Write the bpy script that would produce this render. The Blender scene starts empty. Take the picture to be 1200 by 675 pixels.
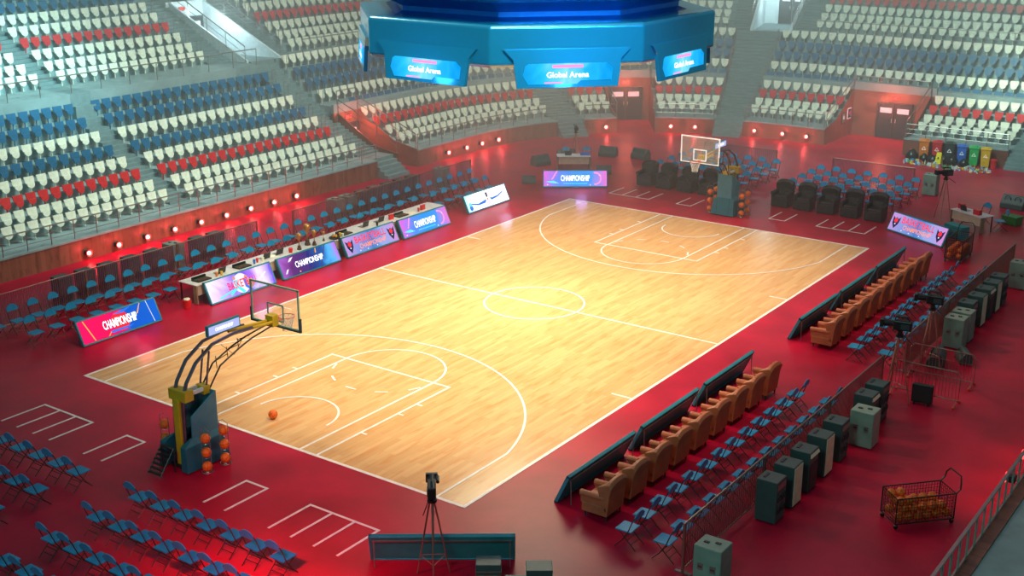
import bpy, math, random
from mathutils import Vector, Matrix
PI = math.pi
random.seed(7)
C = bpy.context.scene.collection
sc = bpy.context.scene

# ------------------------------------------------------------ camera
cd = bpy.data.cameras.new('camera'); cam = bpy.data.objects.new('camera', cd); C.objects.link(cam)
cam.location = (24.504, -35.9955, 14.7806)
cam.rotation_euler = (math.radians(90 - 18.07), 0, math.radians(35.32))
cd.lens = 1466.26 / 1200 * 36; cd.sensor_width = 36; cd.clip_end = 400
sc.camera = cam
# ------------------------------------------------------------ exposure, world
vs = sc.view_settings
sc.display_settings.display_device = 'sRGB'
vs.view_transform = 'Standard'; vs.look = 'None'; vs.exposure = 0.0; vs.gamma = 1.0
vs.use_curve_mapping = False
w = bpy.data.worlds.new('world'); sc.world = w; w.use_nodes = True
bg = w.node_tree.nodes['Background']; bg.inputs[0].default_value = (0.10, 0.42, 0.46, 1); bg.inputs[1].default_value = 0.46
HAZE = ((40, .0024), (50, .007), (62, .013))

# ------------------------------------------------------------ lights
def light(name, kind, loc, power, col, target=None, size=1.0, size_y=None, spot=None, blend=0.6):
    l = bpy.data.lights.new(name, kind); l.energy = power; l.color = col
    if kind == 'AREA':
        l.size = size
        if size_y: l.shape = 'RECTANGLE'; l.size_y = size_y
    else:
        l.shadow_soft_size = size
    if spot: l.spot_size = math.radians(spot); l.spot_blend = blend
    o = bpy.data.objects.new(name, l); C.objects.link(o); o.location = loc
    if target is not None:
        o.rotation_euler = (Vector(target) - Vector(loc)).to_track_quat('-Z', 'Y').to_euler()
    return o
# overhead rig over the court: four corner rigs, plus a fill added below the score cube
for x, y, p in ((-14, -9, 23000), (13, -12, 24000), (-13, 14, 20000), (13, 13, 17000)):
    light('court_flood', 'SPOT', (x, y, 22), p, (1, .82, .56), (x*-.05, y*.35, 0), 1.5, spot=58, blend=.9)
light('court_fill', 'AREA', (-.15, 0, 9.30), 1500, (1, .86, .55), (-.15, 0, 0), 6)  # added fill: brightens mid-court where the cube blocks the floods
light('roof_flood', 'AREA', (2, 6, 30), 3200, (1, .45, .55), (2, 2, 0), 36, 44)
# cyan floods on the stands
light('stand_flood', 'SPOT', (-8, -6, 22), 42000, (.40, .95, 1), (-29, -1.5, 7), 1.5, spot=30, blend=1)
light('stand_flood', 'SPOT', (-8, 2, 24), 30000, (.72, 1, .88), (-26, 0, 4), 3, spot=75, blend=1)
light('stand_flood', 'SPOT', (4, 20, 20), 46000, (.80, 1, .80), (7.5, 40, 3), 1.5, spot=22, blend=1)
light('stand_flood', 'SPOT', (0, 14, 24), 42000, (.62, 1, .88), (0, 42, 5), 3, spot=90, blend=1)
light('stand_flood', 'SPOT', (-6, 12, 24), 28000, (.75, 1, .85), (-26, 24, 5), 3, spot=80, blend=1)
light('near_flood', 'SPOT', (15, -38, 22), 8000, (.45, 1, .90), (10, -15, 0), 3, spot=80, blend=1)
# blue key on the score cube
light('cube_flood', 'SPOT', (24, -18, 16.5), 22000, (.04, .55, 1), (4.5, -3.2, 10.8), 1.5, spot=17, blend=1)
light('cube_flood', 'SPOT', (0, -30, 17), 2600, (.05, .5, 1), (-1, -5, 10.5), 1.5, spot=24, blend=1)
# red uplight on the near side, just outside the frame
light('red_flood', 'SPOT', (7.2, -21.3, 3.2), 1500, (1, .03, .08), (5.9, -19.2, 0), .2, spot=110, blend=1)

# ------------------------------------------------------------ materials
def srgb(h):
    h = h.lstrip('#'); v = [int(h[i:i+2], 16)/255 for i in (0, 2, 4)]
    return tuple(((x/12.92) if x <= .04045 else ((x+.055)/1.055)**2.4) for x in v)
def mat(name, col, rough=.5, metal=0, emit=None, strength=1, noise=None, nscale=4, spec=.5, alpha=None, bump=0, coat=0):
    m = bpy.data.materials.new(name); m.use_nodes = True
    nt = m.node_tree; b = nt.nodes['Principled BSDF']
    b.inputs['Base Color'].default_value = (*col, 1); b.inputs['Roughness'].default_value = rough
    b.inputs['Metallic'].default_value = metal; b.inputs['Specular IOR Level'].default_value = spec
    if coat: b.inputs['Coat Weight'].default_value = coat; b.inputs['Coat Roughness'].default_value = .12
    if emit: b.inputs['Emission Color'].default_value = (*emit, 1); b.inputs['Emission Strength'].default_value = strength
    if alpha is not None: b.inputs['Alpha'].default_value = alpha
    n = nt.nodes.new('ShaderNodeTexNoise'); tc = nt.nodes.new('ShaderNodeTexCoord')
    nt.links.new(tc.outputs['Object'], n.inputs['Vector'])
    n.inputs['Scale'].default_value = nscale; n.inputs['Detail'].default_value = 5
    r = nt.nodes.new('ShaderNodeValToRGB'); k = noise if noise else (.88, 1.1)
    r.color_ramp.elements[0].position = .3; r.color_ramp.elements[1].position = .7
    r.color_ramp.elements[0].color = tuple(min(1, x*k[0]) for x in col) + (1,)
    r.color_ramp.elements[1].color = tuple(min(1, x*k[1]) for x in col) + (1,)
    nt.links.new(n.outputs['Fac'], r.inputs[0]); nt.links.new(r.outputs[0], b.inputs['Base Color'])
    if bump:
        bp = nt.nodes.new('ShaderNodeBump'); bp.inputs['Strength'].default_value = bump
        nt.links.new(n.outputs['Fac'], bp.inputs['Height']); nt.links.new(bp.outputs[0], b.inputs['Normal'])
    return m
def emat(name, col, s):
    m = bpy.data.materials.new(name); m.use_nodes = True; nt = m.node_tree
    for n in list(nt.nodes): nt.nodes.remove(n)
    e = nt.nodes.new('ShaderNodeEmission'); o = nt.nodes.new('ShaderNodeOutputMaterial')
    e.inputs[0].default_value = (*col, 1); e.inputs[1].default_value = s
    nt.links.new(e.outputs[0], o.inputs[0]); return m
def led_mat(name, stops, s=1.5, scale=.8, mode='x', warp=1.2):
    """screen picture: a colour ramp swept along the board with swirling noise"""
    m = bpy.data.materials.new(name); m.use_nodes = True; nt = m.node_tree
    for n in list(nt.nodes): nt.nodes.remove(n)
    tc = nt.nodes.new('ShaderNodeTexCoord'); sep = nt.nodes.new('ShaderNodeSeparateXYZ')
    nt.links.new(tc.outputs['Object'], sep.inputs[0])
    no = nt.nodes.new('ShaderNodeTexNoise'); no.inputs['Scale'].default_value = scale; no.inputs['Detail'].default_value = 2; no.inputs['Distortion'].default_value = 1.5
    nt.links.new(tc.outputs['Object'], no.inputs['Vector'])
    a = nt.nodes.new('ShaderNodeMath'); a.operation = 'MULTIPLY_ADD'; a.inputs[1].default_value = 1/3.3; a.inputs[2].default_value = .5 - .5*warp*.5
    nt.links.new(sep.outputs[0], a.inputs[0])
    b = nt.nodes.new('ShaderNodeMath'); b.operation = 'MULTIPLY_ADD'; b.inputs[1].default_value = warp*.5
    nt.links.new(no.outputs['Fac'], b.inputs[0]); nt.links.new(a.outputs[0], b.inputs[2])
    r = nt.nodes.new('ShaderNodeValToRGB'); cr = r.color_ramp
    while len(cr.elements) < len(stops): cr.elements.new(.5)
    for e, (p, c) in zip(cr.elements, stops): e.position = p; e.color = (*c, 1)
    nt.links.new(b.outputs[0], r.inputs[0])
    e = nt.nodes.new('ShaderNodeEmission'); e.inputs[1].default_value = s
    o = nt.nodes.new('ShaderNodeOutputMaterial')
    nt.links.new(r.outputs[0], e.inputs[0]); nt.links.new(e.outputs[0], o.inputs[0]); return m

def wood_mat(name, c1, c2, c3, plank_w, plank_l, rough, along='y', bump=0, streak=1.0):
    m = bpy.data.materials.new(name); m.use_nodes = True; nt = m.node_tree; b = nt.nodes['Principled BSDF']
    tc = nt.nodes.new('ShaderNodeTexCoord'); mp = nt.nodes.new('ShaderNodeMapping')
    nt.links.new(tc.outputs['Object'], mp.inputs[0])
    if along == 'y': mp.inputs['Rotation'].default_value = (0, 0, -PI/2)
    br = nt.nodes.new('ShaderNodeTexBrick'); br.inputs['Scale'].default_value = 1
    br.inputs['Brick Width'].default_value = plank_l; br.inputs['Row Height'].default_value = plank_w
    br.inputs['Mortar Size'].default_value = .002; br.inputs['Bias'].default_value = -.1
    br.inputs['Color1'].default_value = (*c1, 1); br.inputs['Color2'].default_value = (*c2, 1); br.inputs['Mortar'].default_value = (*c3, 1)
    nt.links.new(mp.outputs[0], br.inputs['Vector'])
    n = nt.nodes.new('ShaderNodeTexNoise'); n.inputs['Detail'].default_value = 4
    m2 = nt.nodes.new('ShaderNodeMapping'); m2.inputs['Scale'].default_value = (.55, 3.2, 1)
    nt.links.new(mp.outputs[0], m2.inputs[0]); nt.links.new(m2.outputs[0], n.inputs['Vector']); n.inputs['Scale'].default_value = 1.6
    r = nt.nodes.new('ShaderNodeValToRGB'); r.color_ramp.elements[0].position = .52; r.color_ramp.elements[1].position = .68
    nt.links.new(n.outputs['Fac'], r.inputs[0])
    mx = nt.nodes.new('ShaderNodeMix'); mx.data_type = 'RGBA'
    ml = nt.nodes.new('ShaderNodeMath'); ml.operation = 'MULTIPLY'; ml.inputs[1].default_value = .55*streak
    nt.links.new(r.outputs[0], ml.inputs[0]); nt.links.new(ml.outputs[0], mx.inputs[0])
    nt.links.new(br.outputs['Color'], mx.inputs[6]); mx.inputs[7].default_value = (*c3, 1)
    nt.links.new(mx.outputs[2], b.inputs['Base Color']); b.inputs['Roughness'].default_value = rough
    return m

M = {}
M['court'] = wood_mat('court_wood', (.76, .46, .215), (.66, .37, .155), (.66, .25, .06), .16, 1.7, .20)
M['wallwood'] = wood_mat('wall_wood', (.30, .11, .07), (.20, .07, .045), (.08, .03, .02), .22, 2.4, .45, along='x')
M['redfloor'] = mat('red_floor', (.46, .004, .034), .38, spec=.25, noise=(.72, 1.18), nscale=.55, bump=.015)
M['paint'] = mat('white_line_paint', (.86, .84, .82), .35)
M['concrete'] = mat('stand_concrete', (.27, .36, .37), .8, noise=(.85, 1.15), nscale=1.5)
M['step'] = mat('step_concrete', (.19, .27, .28), .8, noise=(.85, 1.15), nscale=3)
M['whitewall'] = mat('vomitory_plaster', (.75, .85, .88), .6)
M['rail'] = mat('rail_steel', (.33, .30, .28), .35, .7)
M['dark'] = mat('dark_plastic', (.015, .018, .02), .45)
M['black'] = mat('black_plastic', (.008, .008, .009), .4)
M['doorgrey'] = mat('door_paint', (.035, .05, .055), .5)
M['doorglass'] = mat('door_window', (.75, .72, .8), .2, emit=(.8, .78, .9), strength=.35)
M['exitred'] = emat('exit_sign_red', (1, .25, .2), 1.6)
M['seatwhite'] = mat('seat_white', (.90, .90, .74), .4)
M['seatred'] = mat('seat_red', (.68, .02, .025), .4)
M['seatblue'] = mat('seat_blue', (.012, .13, .26), .4)
M['chairblue'] = mat('chair_blue', (.006, .25, .50), .38)
M['chairframe'] = mat('chair_frame', (.07, .045, .04), .35, .6)
M['leather'] = mat('brown_leather', (.50, .125, .05), .5, noise=(.8, 1.15), nscale=3)
M['darkleather'] = mat('dark_leather', (.022, .022, .024), .42, noise=(.6, 1.5), nscale=9, bump=.4)
M['legdark'] = mat('leg_wood', (.03, .03, .03), .4)
M['yellow'] = mat('yellow_steel', (.62, .40, .015), .4)
M['steeltube'] = mat('tube_steel', (.20, .17, .24), .3, .8)
M['teal'] = mat('teal_padding', (.008, .12, .17), .45)
M['teal2'] = mat('teal_panel', (.05, .22, .30), .4)
M['orange'] = mat('basketball_rubber', (.90, .16, .012), .55, nscale=30)
M['rim'] = mat('rim_red', (.6, .04, .02), .4)
M['net'] = mat('net_cord', (.85, .85, .85), .8)
M['bbframe'] = mat('backboard_frame', (.34, .52, .36), .4)
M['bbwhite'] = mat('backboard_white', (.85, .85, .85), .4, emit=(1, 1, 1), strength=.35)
M['bbpad'] = mat('backboard_padding', (.01, .06, .08), .5)
m = mat('backboard_glass', (.75, .8, .8), .03, alpha=.16); M['glass'] = m
M['panelteal'] = mat('board_back', (.008, .25, .28), .45)
M['boardframe'] = mat('board_frame', (.012, .24, .32), .35)
M['tabletop'] = mat('table_top_white', (.72, .75, .78), .35)
M['tablewood'] = mat('table_wood', (.33, .22, .14), .5)
M['tablepanel'] = mat('table_panel', (.58, .46, .36), .5)
M['cabinet'] = mat('grey_cabinet', (.22, .30, .25), .5)
M['ampdark'] = mat('amp_cabinet', (.045, .075, .075), .45)
M['cream'] = mat('speaker_cream_grille', (.72, .62, .42), .6)
M['cone'] = mat('speaker_cone', (.015, .03, .032), .5)
M['tripod'] = mat('tripod_copper', (.42, .22, .17), .35, .7)
M['gold'] = mat('trophy_gold', (.52, .27, .10), .35, .8)
M['trophybase'] = mat('trophy_base', (.10, .05, .03), .4)
M['green'] = mat('green_crate', (.03, .22, .035), .5)
M['cubeblue'] = mat('cube_blue', (.006, .22, .46), .22, .35, coat=.6, noise=(.98, 1.02))
M['cubedeep'] = mat('cube_deep_blue', (.004, .14, .50), .3, .4)
M['cart'] = mat('cart_steel', (.035, .03, .03), .4, .5)
M['barrier'] = mat('barrier_steel', (.35, .20, .16), .35, .7)
M['orangefoot'] = mat('barrier_foot', (.75, .12, .02), .5)
M['mesh'] = mat('fence_banner', (.34, .12, .24), .3, alpha=.18)
M['lamp'] = emat('lamp_lens', (1, .36, .26), 16)
M['lamphalo'] = emat('lamp_halo', (1, .05, .05), 4)  # red glow around the lamps, put into an emissive material
M['txtwhite'] = emat('text_white', (1, .97, 1), 2.2)
M['txtred'] = emat('text_red', (1, .03, .05), 1.3)
M['txtorange'] = emat('text_orange', (1, .25, .08), 1.5)
M['artred'] = emat('art_red', (1, .03, .05), 1.1)
M['artskin'] = emat('art_skin', (.85, .35, .30), 1.0)
M['artdark'] = emat('art_dark', (.02, .02, .08), 1)
M['artblue'] = emat('art_blue', (.03, .2, .9), 1.1)
M['artcyan'] = emat('art_cyan', (.1, .8, 1), 1.3)
M['artwhite'] = emat('art_white', (.95, .9, 1), 1.1)
M['artgold'] = emat('art_gold', (1, .45, .08), 1.2)
M['artpink'] = emat('art_pink', (1, .28, .60), 1.4)
M['signlilac'] = emat('sign_lilac', (.50, .56, .95), 1.0)
M['artbrown'] = emat('art_brown', (.08, .05, .2), 1)
for nme, c in (('orange', (.85, .22, .02)), ('red', (.7, .015, .02)), ('grey', (.03, .05, .05)), ('blue', (.02, .16, .65)), ('green', (.01, .5, .12)), ('yellow', (.85, .5, .02))):
    M['bin'+nme] = mat('bin_'+nme, c, .45)
M['bag'] = mat('black_bag', (.008, .012, .012), .3, bump=.6, nscale=8)
M['signyellow'] = mat('sign_yellow', (.9, .72, .02), .4)

# ------------------------------------------------------------ mesh builder
class MB:
    def __init__(s): s.v = []; s.f = []; s.m = []
    def add(s, vs, fs, m=0):
        o = len(s.v); s.v += [tuple(x) for x in vs]; s.f += [tuple(i+o for i in f) for f in fs]; s.m += [m]*len(fs); return s
    def box(s, c, d, m=0, rot=None, taper=1.0):
        x, y, z = d[0]/2, d[1]/2, d[2]/2
        vs = [Vector((a*x*(taper if b2 > 0 else 1), b*y*(taper if b2 > 0 else 1), b2*z)) for b2 in (-1, 1) for b in (-1, 1) for a in (-1, 1)]
        if rot is not None: vs = [rot @ q for q in vs]
        vs = [q+Vector(c) for q in vs]
        return s.add(vs, [(0, 2, 3, 1), (4, 5, 7, 6), (0, 1, 5, 4), (2, 6, 7, 3), (0, 4, 6, 2), (1, 3, 7, 5)], m)
    def tube(s, pts, r, n=6, m=0, closed=False, r2=None):
        pts = [Vector(p) for p in pts]; N = len(pts); rings = []
        prev = None
        for i, p in enumerate(pts):
            if closed: d = pts[(i+1) % N]-pts[i-1]
            else: d = pts[min(i+1, N-1)]-pts[max(i-1, 0)]
            d.normalize()
            a = d.orthogonal() if prev is None else (prev - d*prev.dot(d))
            a.normalize(); prev = a; b = d.cross(a)
            rr = r if r2 is None else r+(r2-r)*i/(N-1)
            rings.append([p+a*math.cos(2*PI*k/n)*rr+b*math.sin(2*PI*k/n)*rr for k in range(n)])
        vs = [q for g in rings for q in g]; fs = []
        L = N if closed else N-1
        for i in range(L):
            j = (i+1) % N
            for k in range(n): fs.append((i*n+k, i*n+(k+1) % n, j*n+(k+1) % n, j*n+k))
        if not closed: fs.append(tuple(reversed(range(n)))); fs.append(tuple((N-1)*n+k for k in range(n)))
        return s.add(vs, fs, m)
    def cyl(s, a, b, r, r2=None, n=12, m=0): return s.tube([a, b], r, n, m, r2=r if r2 is None else r2)
    def prism(s, poly, off, m=0):
        n = len(poly); off = Vector(off); vs = [Vector(p) for p in poly]+[Vector(p)+off for p in poly]
        fs = [tuple(range(n)), tuple(reversed(range(n, 2*n)))]+[(i, i+n, (i+1) % n+n, (i+1) % n) for i in range(n)]
        return s.add(vs, fs, m)
    def lathe(s, prof, c=(0, 0, 0), n=16, m=0):
        vs = []; fs = []
        for r, z in prof:
            for k in range(n): vs.append((c[0]+r*math.cos(2*PI*k/n), c[1]+r*math.sin(2*PI*k/n), c[2]+z))
        for i in range(len(prof)-1):
            for k in range(n): fs.append((i*n+k, i*n+(k+1) % n, (i+1)*n+(k+1) % n, (i+1)*n+k))
        fs.append(tuple(reversed(range(n)))); fs.append(tuple((len(prof)-1)*n+k for k in range(n)))
        return s.add(vs, fs, m)
    def sphere(s, c, r, m=0, n=12, k=7, sc=(1, 1, 1)):
        prof = [(math.sin(PI*i/k)*r*1.0001+1e-5, -math.cos(PI*i/k)*r) for i in range(k+1)]
        vs0 = len(s.v); s.lathe(prof, (0, 0, 0), n, m)
        for i in range(vs0, len(s.v)):
            x, y, z = s.v[i]; s.v[i] = (x*sc[0]+c[0], y*sc[1]+c[1], z*sc[2]+c[2])
        return s
    def torus(s, c, R, r, n=24, k=5, m=0, axis='z'):
        pts = []
        for i in range(n):
            a = 2*PI*i/n; u, v = R*math.cos(a), R*math.sin(a)
            pts.append((c[0]+u, c[1]+v, c[2]) if axis == 'z' else ((c[0]+u, c[1], c[2]+v) if axis == 'y' else (c[0], c[1]+u, c[2]+v)))
        return s.tube(pts, r, k, m, closed=True)
    def mesh(s, name, mats, smooth=False):
        me = bpy.data.meshes.new(name); me.from_pydata(s.v, [], s.f)
        for q in (mats if isinstance(mats, (list, tuple)) else [mats]): me.materials.append(q)
        me.polygons.foreach_set('material_index', s.m)
        if smooth: me.polygons.foreach_set('use_smooth', [True]*len(s.f))
        me.update(); return me
    def build(s, name, mats, parent=None, smooth=False, bevel=0, seg=2):
        o = bpy.data.objects.new(name, s.mesh(name, mats, smooth)); C.objects.link(o)
        if parent: o.parent = parent
        if bevel:
            b = o.modifiers.new('bevel', 'BEVEL'); b.width = bevel; b.segments = seg; b.limit_method = 'ANGLE'
        return o
def tag(o, label=None, cat=None, group=None, kind=None):
    if label: o['label'] = label
    if cat: o['category'] = cat
    if group: o['group'] = group
    if kind: o['kind'] = kind
    return o
def thing(name, label, cat, loc=(0, 0, 0), rz=0, group=None):
    o = bpy.data.objects.new(name, None); C.objects.link(o); o.empty_display_size = .1
    o.location = loc; o.rotation_euler = (0, 0, rz); return tag(o, label, cat, group)
def dup(root, loc=None, rz=None, label=None, group=None):
    r = root.copy(); C.objects.link(r)
    if loc is not None: r.location = loc
    if rz is not None: r.rotation_euler = (0, 0, rz)
    if label: r['label'] = label
    if group: r['group'] = group
    for ch in root.children:
        c = ch.copy(); C.objects.link(c); c.parent = r
        for g in ch.children:
            d = g.copy(); C.objects.link(d); d.parent = c
    return r
def struct(name, mb, mats, **k): return tag(mb.build(name, mats, **k), kind='structure')
ORD = 'first second third fourth fifth sixth seventh eighth ninth tenth eleventh twelfth thirteenth fourteenth fifteenth sixteenth seventeenth eighteenth nineteenth twentieth'.split()
ORD += ['twenty-'+o for o in ORD[:9]] + ['thirtieth'] + ['thirty-'+o for o in ORD[:9]] + ['fortieth']
def Rz(a): return Matrix.Rotation(a, 3, 'Z')
def Rx(a): return Matrix.Rotation(a, 3, 'X')
def Ry(a): return Matrix.Rotation(a, 3, 'Y')
W = 7.467; L = 14.0

# ------------------------------------------------------------ haze
def haze(start, dens, col=(.95, .97, .97, 1)):
    a = math.radians(35.32); d0, d1 = start, 118
    hz = MB().box((24.5-math.sin(a)*(d0+d1)/2, -36+math.cos(a)*(d0+d1)/2, 9), (110, d1-d0, 21.9), rot=Rz(a))
    hm = bpy.data.materials.new('haze'); hm.use_nodes = True; nt = hm.node_tree
    for n in list(nt.nodes): nt.nodes.remove(n)
    v = nt.nodes.new('ShaderNodeVolumeScatter'); v.inputs['Density'].default_value = dens; v.inputs['Color'].default_value = col; v.inputs['Anisotropy'].default_value = .1
    on = nt.nodes.new('ShaderNodeOutputMaterial'); nt.links.new(v.outputs[0], on.inputs['Volume'])
    tag(hz.build('haze', hm), kind='structure')
for st_, de in HAZE: haze(st_, de)

# ------------------------------------------------------------ floor, court, markings
struct('floor', MB().box((0, 8, -.15), (100, 110, .3)), M['redfloor'])
struct('court_floor', MB().box((0, 0, 0), (2*W, 2*L, .012)), M['court'])
ln = MB(); LT = .07
_zz = [0]
def seg(x0, y0, x1, y1, wd=LT, z=.0075):
    _zz[0] += 1; z += .00022*(_zz[0] % 24)
    d = Vector((x1-x0, y1-y0, 0)); le = d.length; a = math.atan2(d.y, d.x)
    ln.box(((x0+x1)/2, (y0+y1)/2, z), (le+wd, wd, .008), rot=Rz(a))
def arc(cx, cy, r, a0, a1, n=48, wd=LT):
    vs = []; fs = []
    for i in range(n+1):
        a = math.radians(a0+(a1-a0)*i/n)
        for rr in (r-wd/2, r+wd/2): vs.append((cx+rr*math.cos(a), cy+rr*math.sin(a), .0172))
    for i in range(n): fs.append((2*i, 2*i+1, 2*i+3, 2*i+2))
    ln.add(vs, fs)
for a in (-1, 1):
    seg(a*W, -L, a*W, L, .1); seg(-W, a*L, W, a*L, .1)
seg(-W, 0, W, 0); arc(0, 0, 1.84, 0, 360, 72)
for s in (-1, 1):
    yb = s*L; hy = s*12.42
    ykey = s*8.16
    for x in (-2.43, 2.43, -1.8, 1.8): seg(x, yb, x, ykey)
    seg(-2.43, ykey, 2.43, ykey)
    a0, a1 = (0, 180) if s < 0 else (180, 360)
    arc(0, ykey, 1.8, a0, a1)
    for k in range(5):
        b0 = (a1 if s < 0 else a0-180)+18+k*33; arc(0, ykey, 1.8, b0, b0+13, 6)
    arc(0, hy, 1.32, a0, a1)
    for e in (-1, 1):
        for yy in (12.2, 10.6, 9.75): seg(e*2.43, s*yy, e*2.62, s*yy)
        seg(e*6.58, yb, e*6.58, s*10.95)
    R3 = 6.75; an = math.degrees(math.asin((12.42-10.95)/R3))
    an = math.degrees(math.acos(6.58/R3))
    if s < 0: arc(0, hy, R3, an, 180-an, 90)
    else: arc(0, hy, R3, 180+an, 360-an, 90)
for s in (-1, 1):
    seg(s*W, -5.7*1, s*(W-.7), -5.7); seg(s*W, 5.7, s*(W-.7), 5.7)
struct('court_line_markings', ln, M['paint'])
ln = MB()
for s in (-1, 1):
    y0, y1 = s*16.13, s*17.54
    for e in (-1, 1):
        seg(e*4.29, y0, e*6.52, y0)
        for k in range(4): seg(e*(4.29+.743*k), y0, e*(4.29+.743*k), y1)
        seg(e*2.01, y0, e*2.77, y0) if s > 0 or e > 0 else seg(e*2.02, y0, e*2.76, y0)
        for x in (2.01, 2.77): seg(e*x, y0, e*x, y1)
struct('floor_line_markings', ln, M['paint'])

# ------------------------------------------------------------ bowl geometry
def P(s, t):
    if s <= 20.6: return (-18.1-t, s)
    th = (s-20.6)/13
    if th <= PI/2: f = PI-th; return (-5.1+(13+t)*math.cos(f), 20.6+(13+t)*math.sin(f))
    return (-5.1+s-20.6-13*PI/2, 33.6+t)
def nrm(s):
    a, b = P(s, 0), P(s, 1); return Vector((b[0]-a[0], b[1]-a[1], 0))
def face_in(s):            # rotation that turns local -Y towards the court
    n = nrm(s); return math.atan2(n.y, n.x)-PI/2
def srange(s0, s1):
    out = [s0]; n = max(1, int(math.ceil((s1-s0)/.8)))
    return [s0+(s1-s0)*i/n for i in range(n+1)] if s1 > 20 else [s0, s1]
def sweep(name, s0, s1, prof, mt, close_z=0.0, kind='structure'):
    """closed body: profile (t,z) swept along the bowl, down to close_z"""
    mb = MB(); pr = list(prof)+[(prof[-1][0], close_z), (prof[0][0], close_z)]; n = len(pr); ss = srange(s0, s1)
    for s in ss: mb.v += [(*P(s, t), z) for t, z in pr]
    for i in range(len(ss)-1):
        for k in range(n):
            j = (k+1) % n; mb.f.append((i*n+k, i*n+j, (i+1)*n+j, (i+1)*n+k)); mb.m.append(0)
    mb.f.append(tuple(range(n))); mb.f.append(tuple(reversed(range((len(ss)-1)*n, len(ss)*n)))); mb.m += [0, 0]
    return struct(name, mb, mt)
T = [.93, 1.23, 1.62, 2.07, 2.50, 3.03, 3.58, 4.12, 4.72]
U = [5.3, 5.68, 6.15, 6.65, 7.12, 7.62, 8.1, 8.6, 9.1]
LT0, UT0, DT = 1.3, 9.95, .88
def rt(k): return LT0+DT*k
def ut(k): return UT0+DT*k
def lower(k0, k1, t0=None, first=True):
    p = []
    ta = (0.0 if k0 == 0 else rt(k0)-.5) if t0 is None else t0
    p.append((ta, T[k0]) )
    for k in range(k0+1, k1+1): p += [(rt(k)-.5, T[k-1]), (rt(k)-.5, T[k])]
    p.append((rt(k1)+.38, T[k1])); return p
def upper(t0, j1=8):
    p = [(t0, U[0])]
    for j in range(1, j1+1): p += [(ut(j)-.5, U[j-1]), (ut(j)-.5, U[j])]
    p.append((ut(j1)+.6, U[j1])); return p
# lower tier
KA = 7
sweep('stand_terrace', -26, -.42, lower(0, 7), M['concrete'])
sweep('stand_terrace', .72, 12.0, lower(0, 7), M['concrete'])
sweep('stand_terrace', 15.3, 27.0, lower(0, 4), M['concrete'])
sweep('stand_terrace', 13.7, 27.0, lower(5, 8, 4.3), M['concrete'])
for a, b in ((28.75, 30.85), (33.25, 36.85), (38.6, 43.72), (48.4, 54.1)): sweep('stand_terrace', a, b, lower(0, 4), M['concrete'])
for a, b in ((28.75, 36.85), (38.6, 54.1)): sweep('stand_terrace', a, b, lower(5, 8, 4.3), M['concrete'])
sweep('stand_terrace', 55.6, 66, lower(0, 8), M['concrete'])
# upper tier with its walkway
sweep('upper_terrace', -26, -.42, upper(7.85), M['concrete'])
sweep('upper_terrace', .72, 9.9, upper(7.85), M['concrete'])
sweep('upper_terrace', 15.9, 27.0, upper(8.75), M['concrete'])
sweep('upper_terrace', 28.75, 36.6, upper(8.75), M['concrete'])
sweep('upper_terrace', 39.7, 66, upper(8.75), M['concrete'])
for a, b in ((-26, -.42), (.72, 12.0), (12.0, 26.5), (26.5, 41), (41, 66)):
    sweep('wall_back', a, b, [(17.6, 15.5), (18.0, 15.5)], M['concrete'])
# stairs
def stair_prof(start_floor=True, k1=8, up=False, kmax_t=None):
    p = []
    if start_floor:
        n = 5
        for i in range(n): p += [(-.75+.27*i, .93*i/n if i else 0), (-.75+.27*i, .93*(i+1)/n)]
    else: p.append((0, .93))
    for k in range(1, k1+1):
        for h in range(3):
            t = rt(k)-.5-.3+.3*h; z = T[k-1]+(T[k]-T[k-1])*(h+1)/3
            p += [(t, p[-1][1]), (t, z)]
    return p
def ustair(t0, j1=8):
    p = [(t0, U[0])]
    for j in range(1, j1+1):
        for h in range(3):
            t = ut(j)-.5-.3+.3*h; z = U[j-1]+(U[j]-U[j-1])*(h+1)/3
            p += [(t, p[-1][1]), (t, z)]
    p.append((ut(j1)+.6, U[j1])); return p
def stair(a, b, floor=True):
    p = stair_prof(floor)
    tl = rt(8)+.0
    for h in range(3): p += [(tl+.15+.2*h, p[-1][1]), (tl+.15+.2*h, T[8]+(U[0]-T[8])*(h+1)/3)]
    p.append((9.4, U[0])); sweep('stand_stairs', a, b, p, M['step'])
sweep('stand_stairs', -.42, .72, stair_prof(False, 7)+[(7.5, T[7]), (7.5, (T[7]+U[0])/2), (7.84, (T[7]+U[0])/2), (7.84, U[0]), (9.4, U[0])], M['step'])
sweep('upper_stairs', -.42, .72, ustair(9.4), M['step'])
stair(12.0, 13.7); stair(27.0, 28.75); stair(36.85, 38.6); stair(54.1, 55.6)
sweep('upper_stairs', 9.9, 11.55, ustair(7.85), M['step'])
sweep('stand_landing', 11.55, 14.1, [(9.4, U[0]-.02), (15.1, U[0]-.02)], M['step'])
sweep('stand_landing', 13.7, 15.9, [(8.72, U[0]), (9.4, U[0])], M['step'])
sweep('upper_stairs', 14.1, 15.9, ustair(9.4), M['step'])
sweep('upper_stairs', 27.0, 28.75, ustair(9.4), M['step'])
sweep('upper_stairs', 36.6, 37.35, ustair(9.4), M['step'])
sweep('stand_landing', 37.35, 38.98, [(9.4, U[0]-.02), (14.3, U[0]-.02)], M['step'])
sweep('upper_stairs', 38.98, 39.7, ustair(8.75), M['step'])
# wood-faced front wall of the stands, with its coping
for i, (a, b) in enumerate(((-26, 12.0), (15.3, 27.0), (28.75, 30.85), (33.25, 36.85), (38.6, 43.72), (48.4, 54.1), (55.6, 66))):
    sweep('wall_front', a, b, [(-.05, .9), (0, .9)], M['wallwood'])
    sweep('trim_coping', a, b, [(-.08, .96), (.12, .96)], M['concrete'], close_z=.88)
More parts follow.
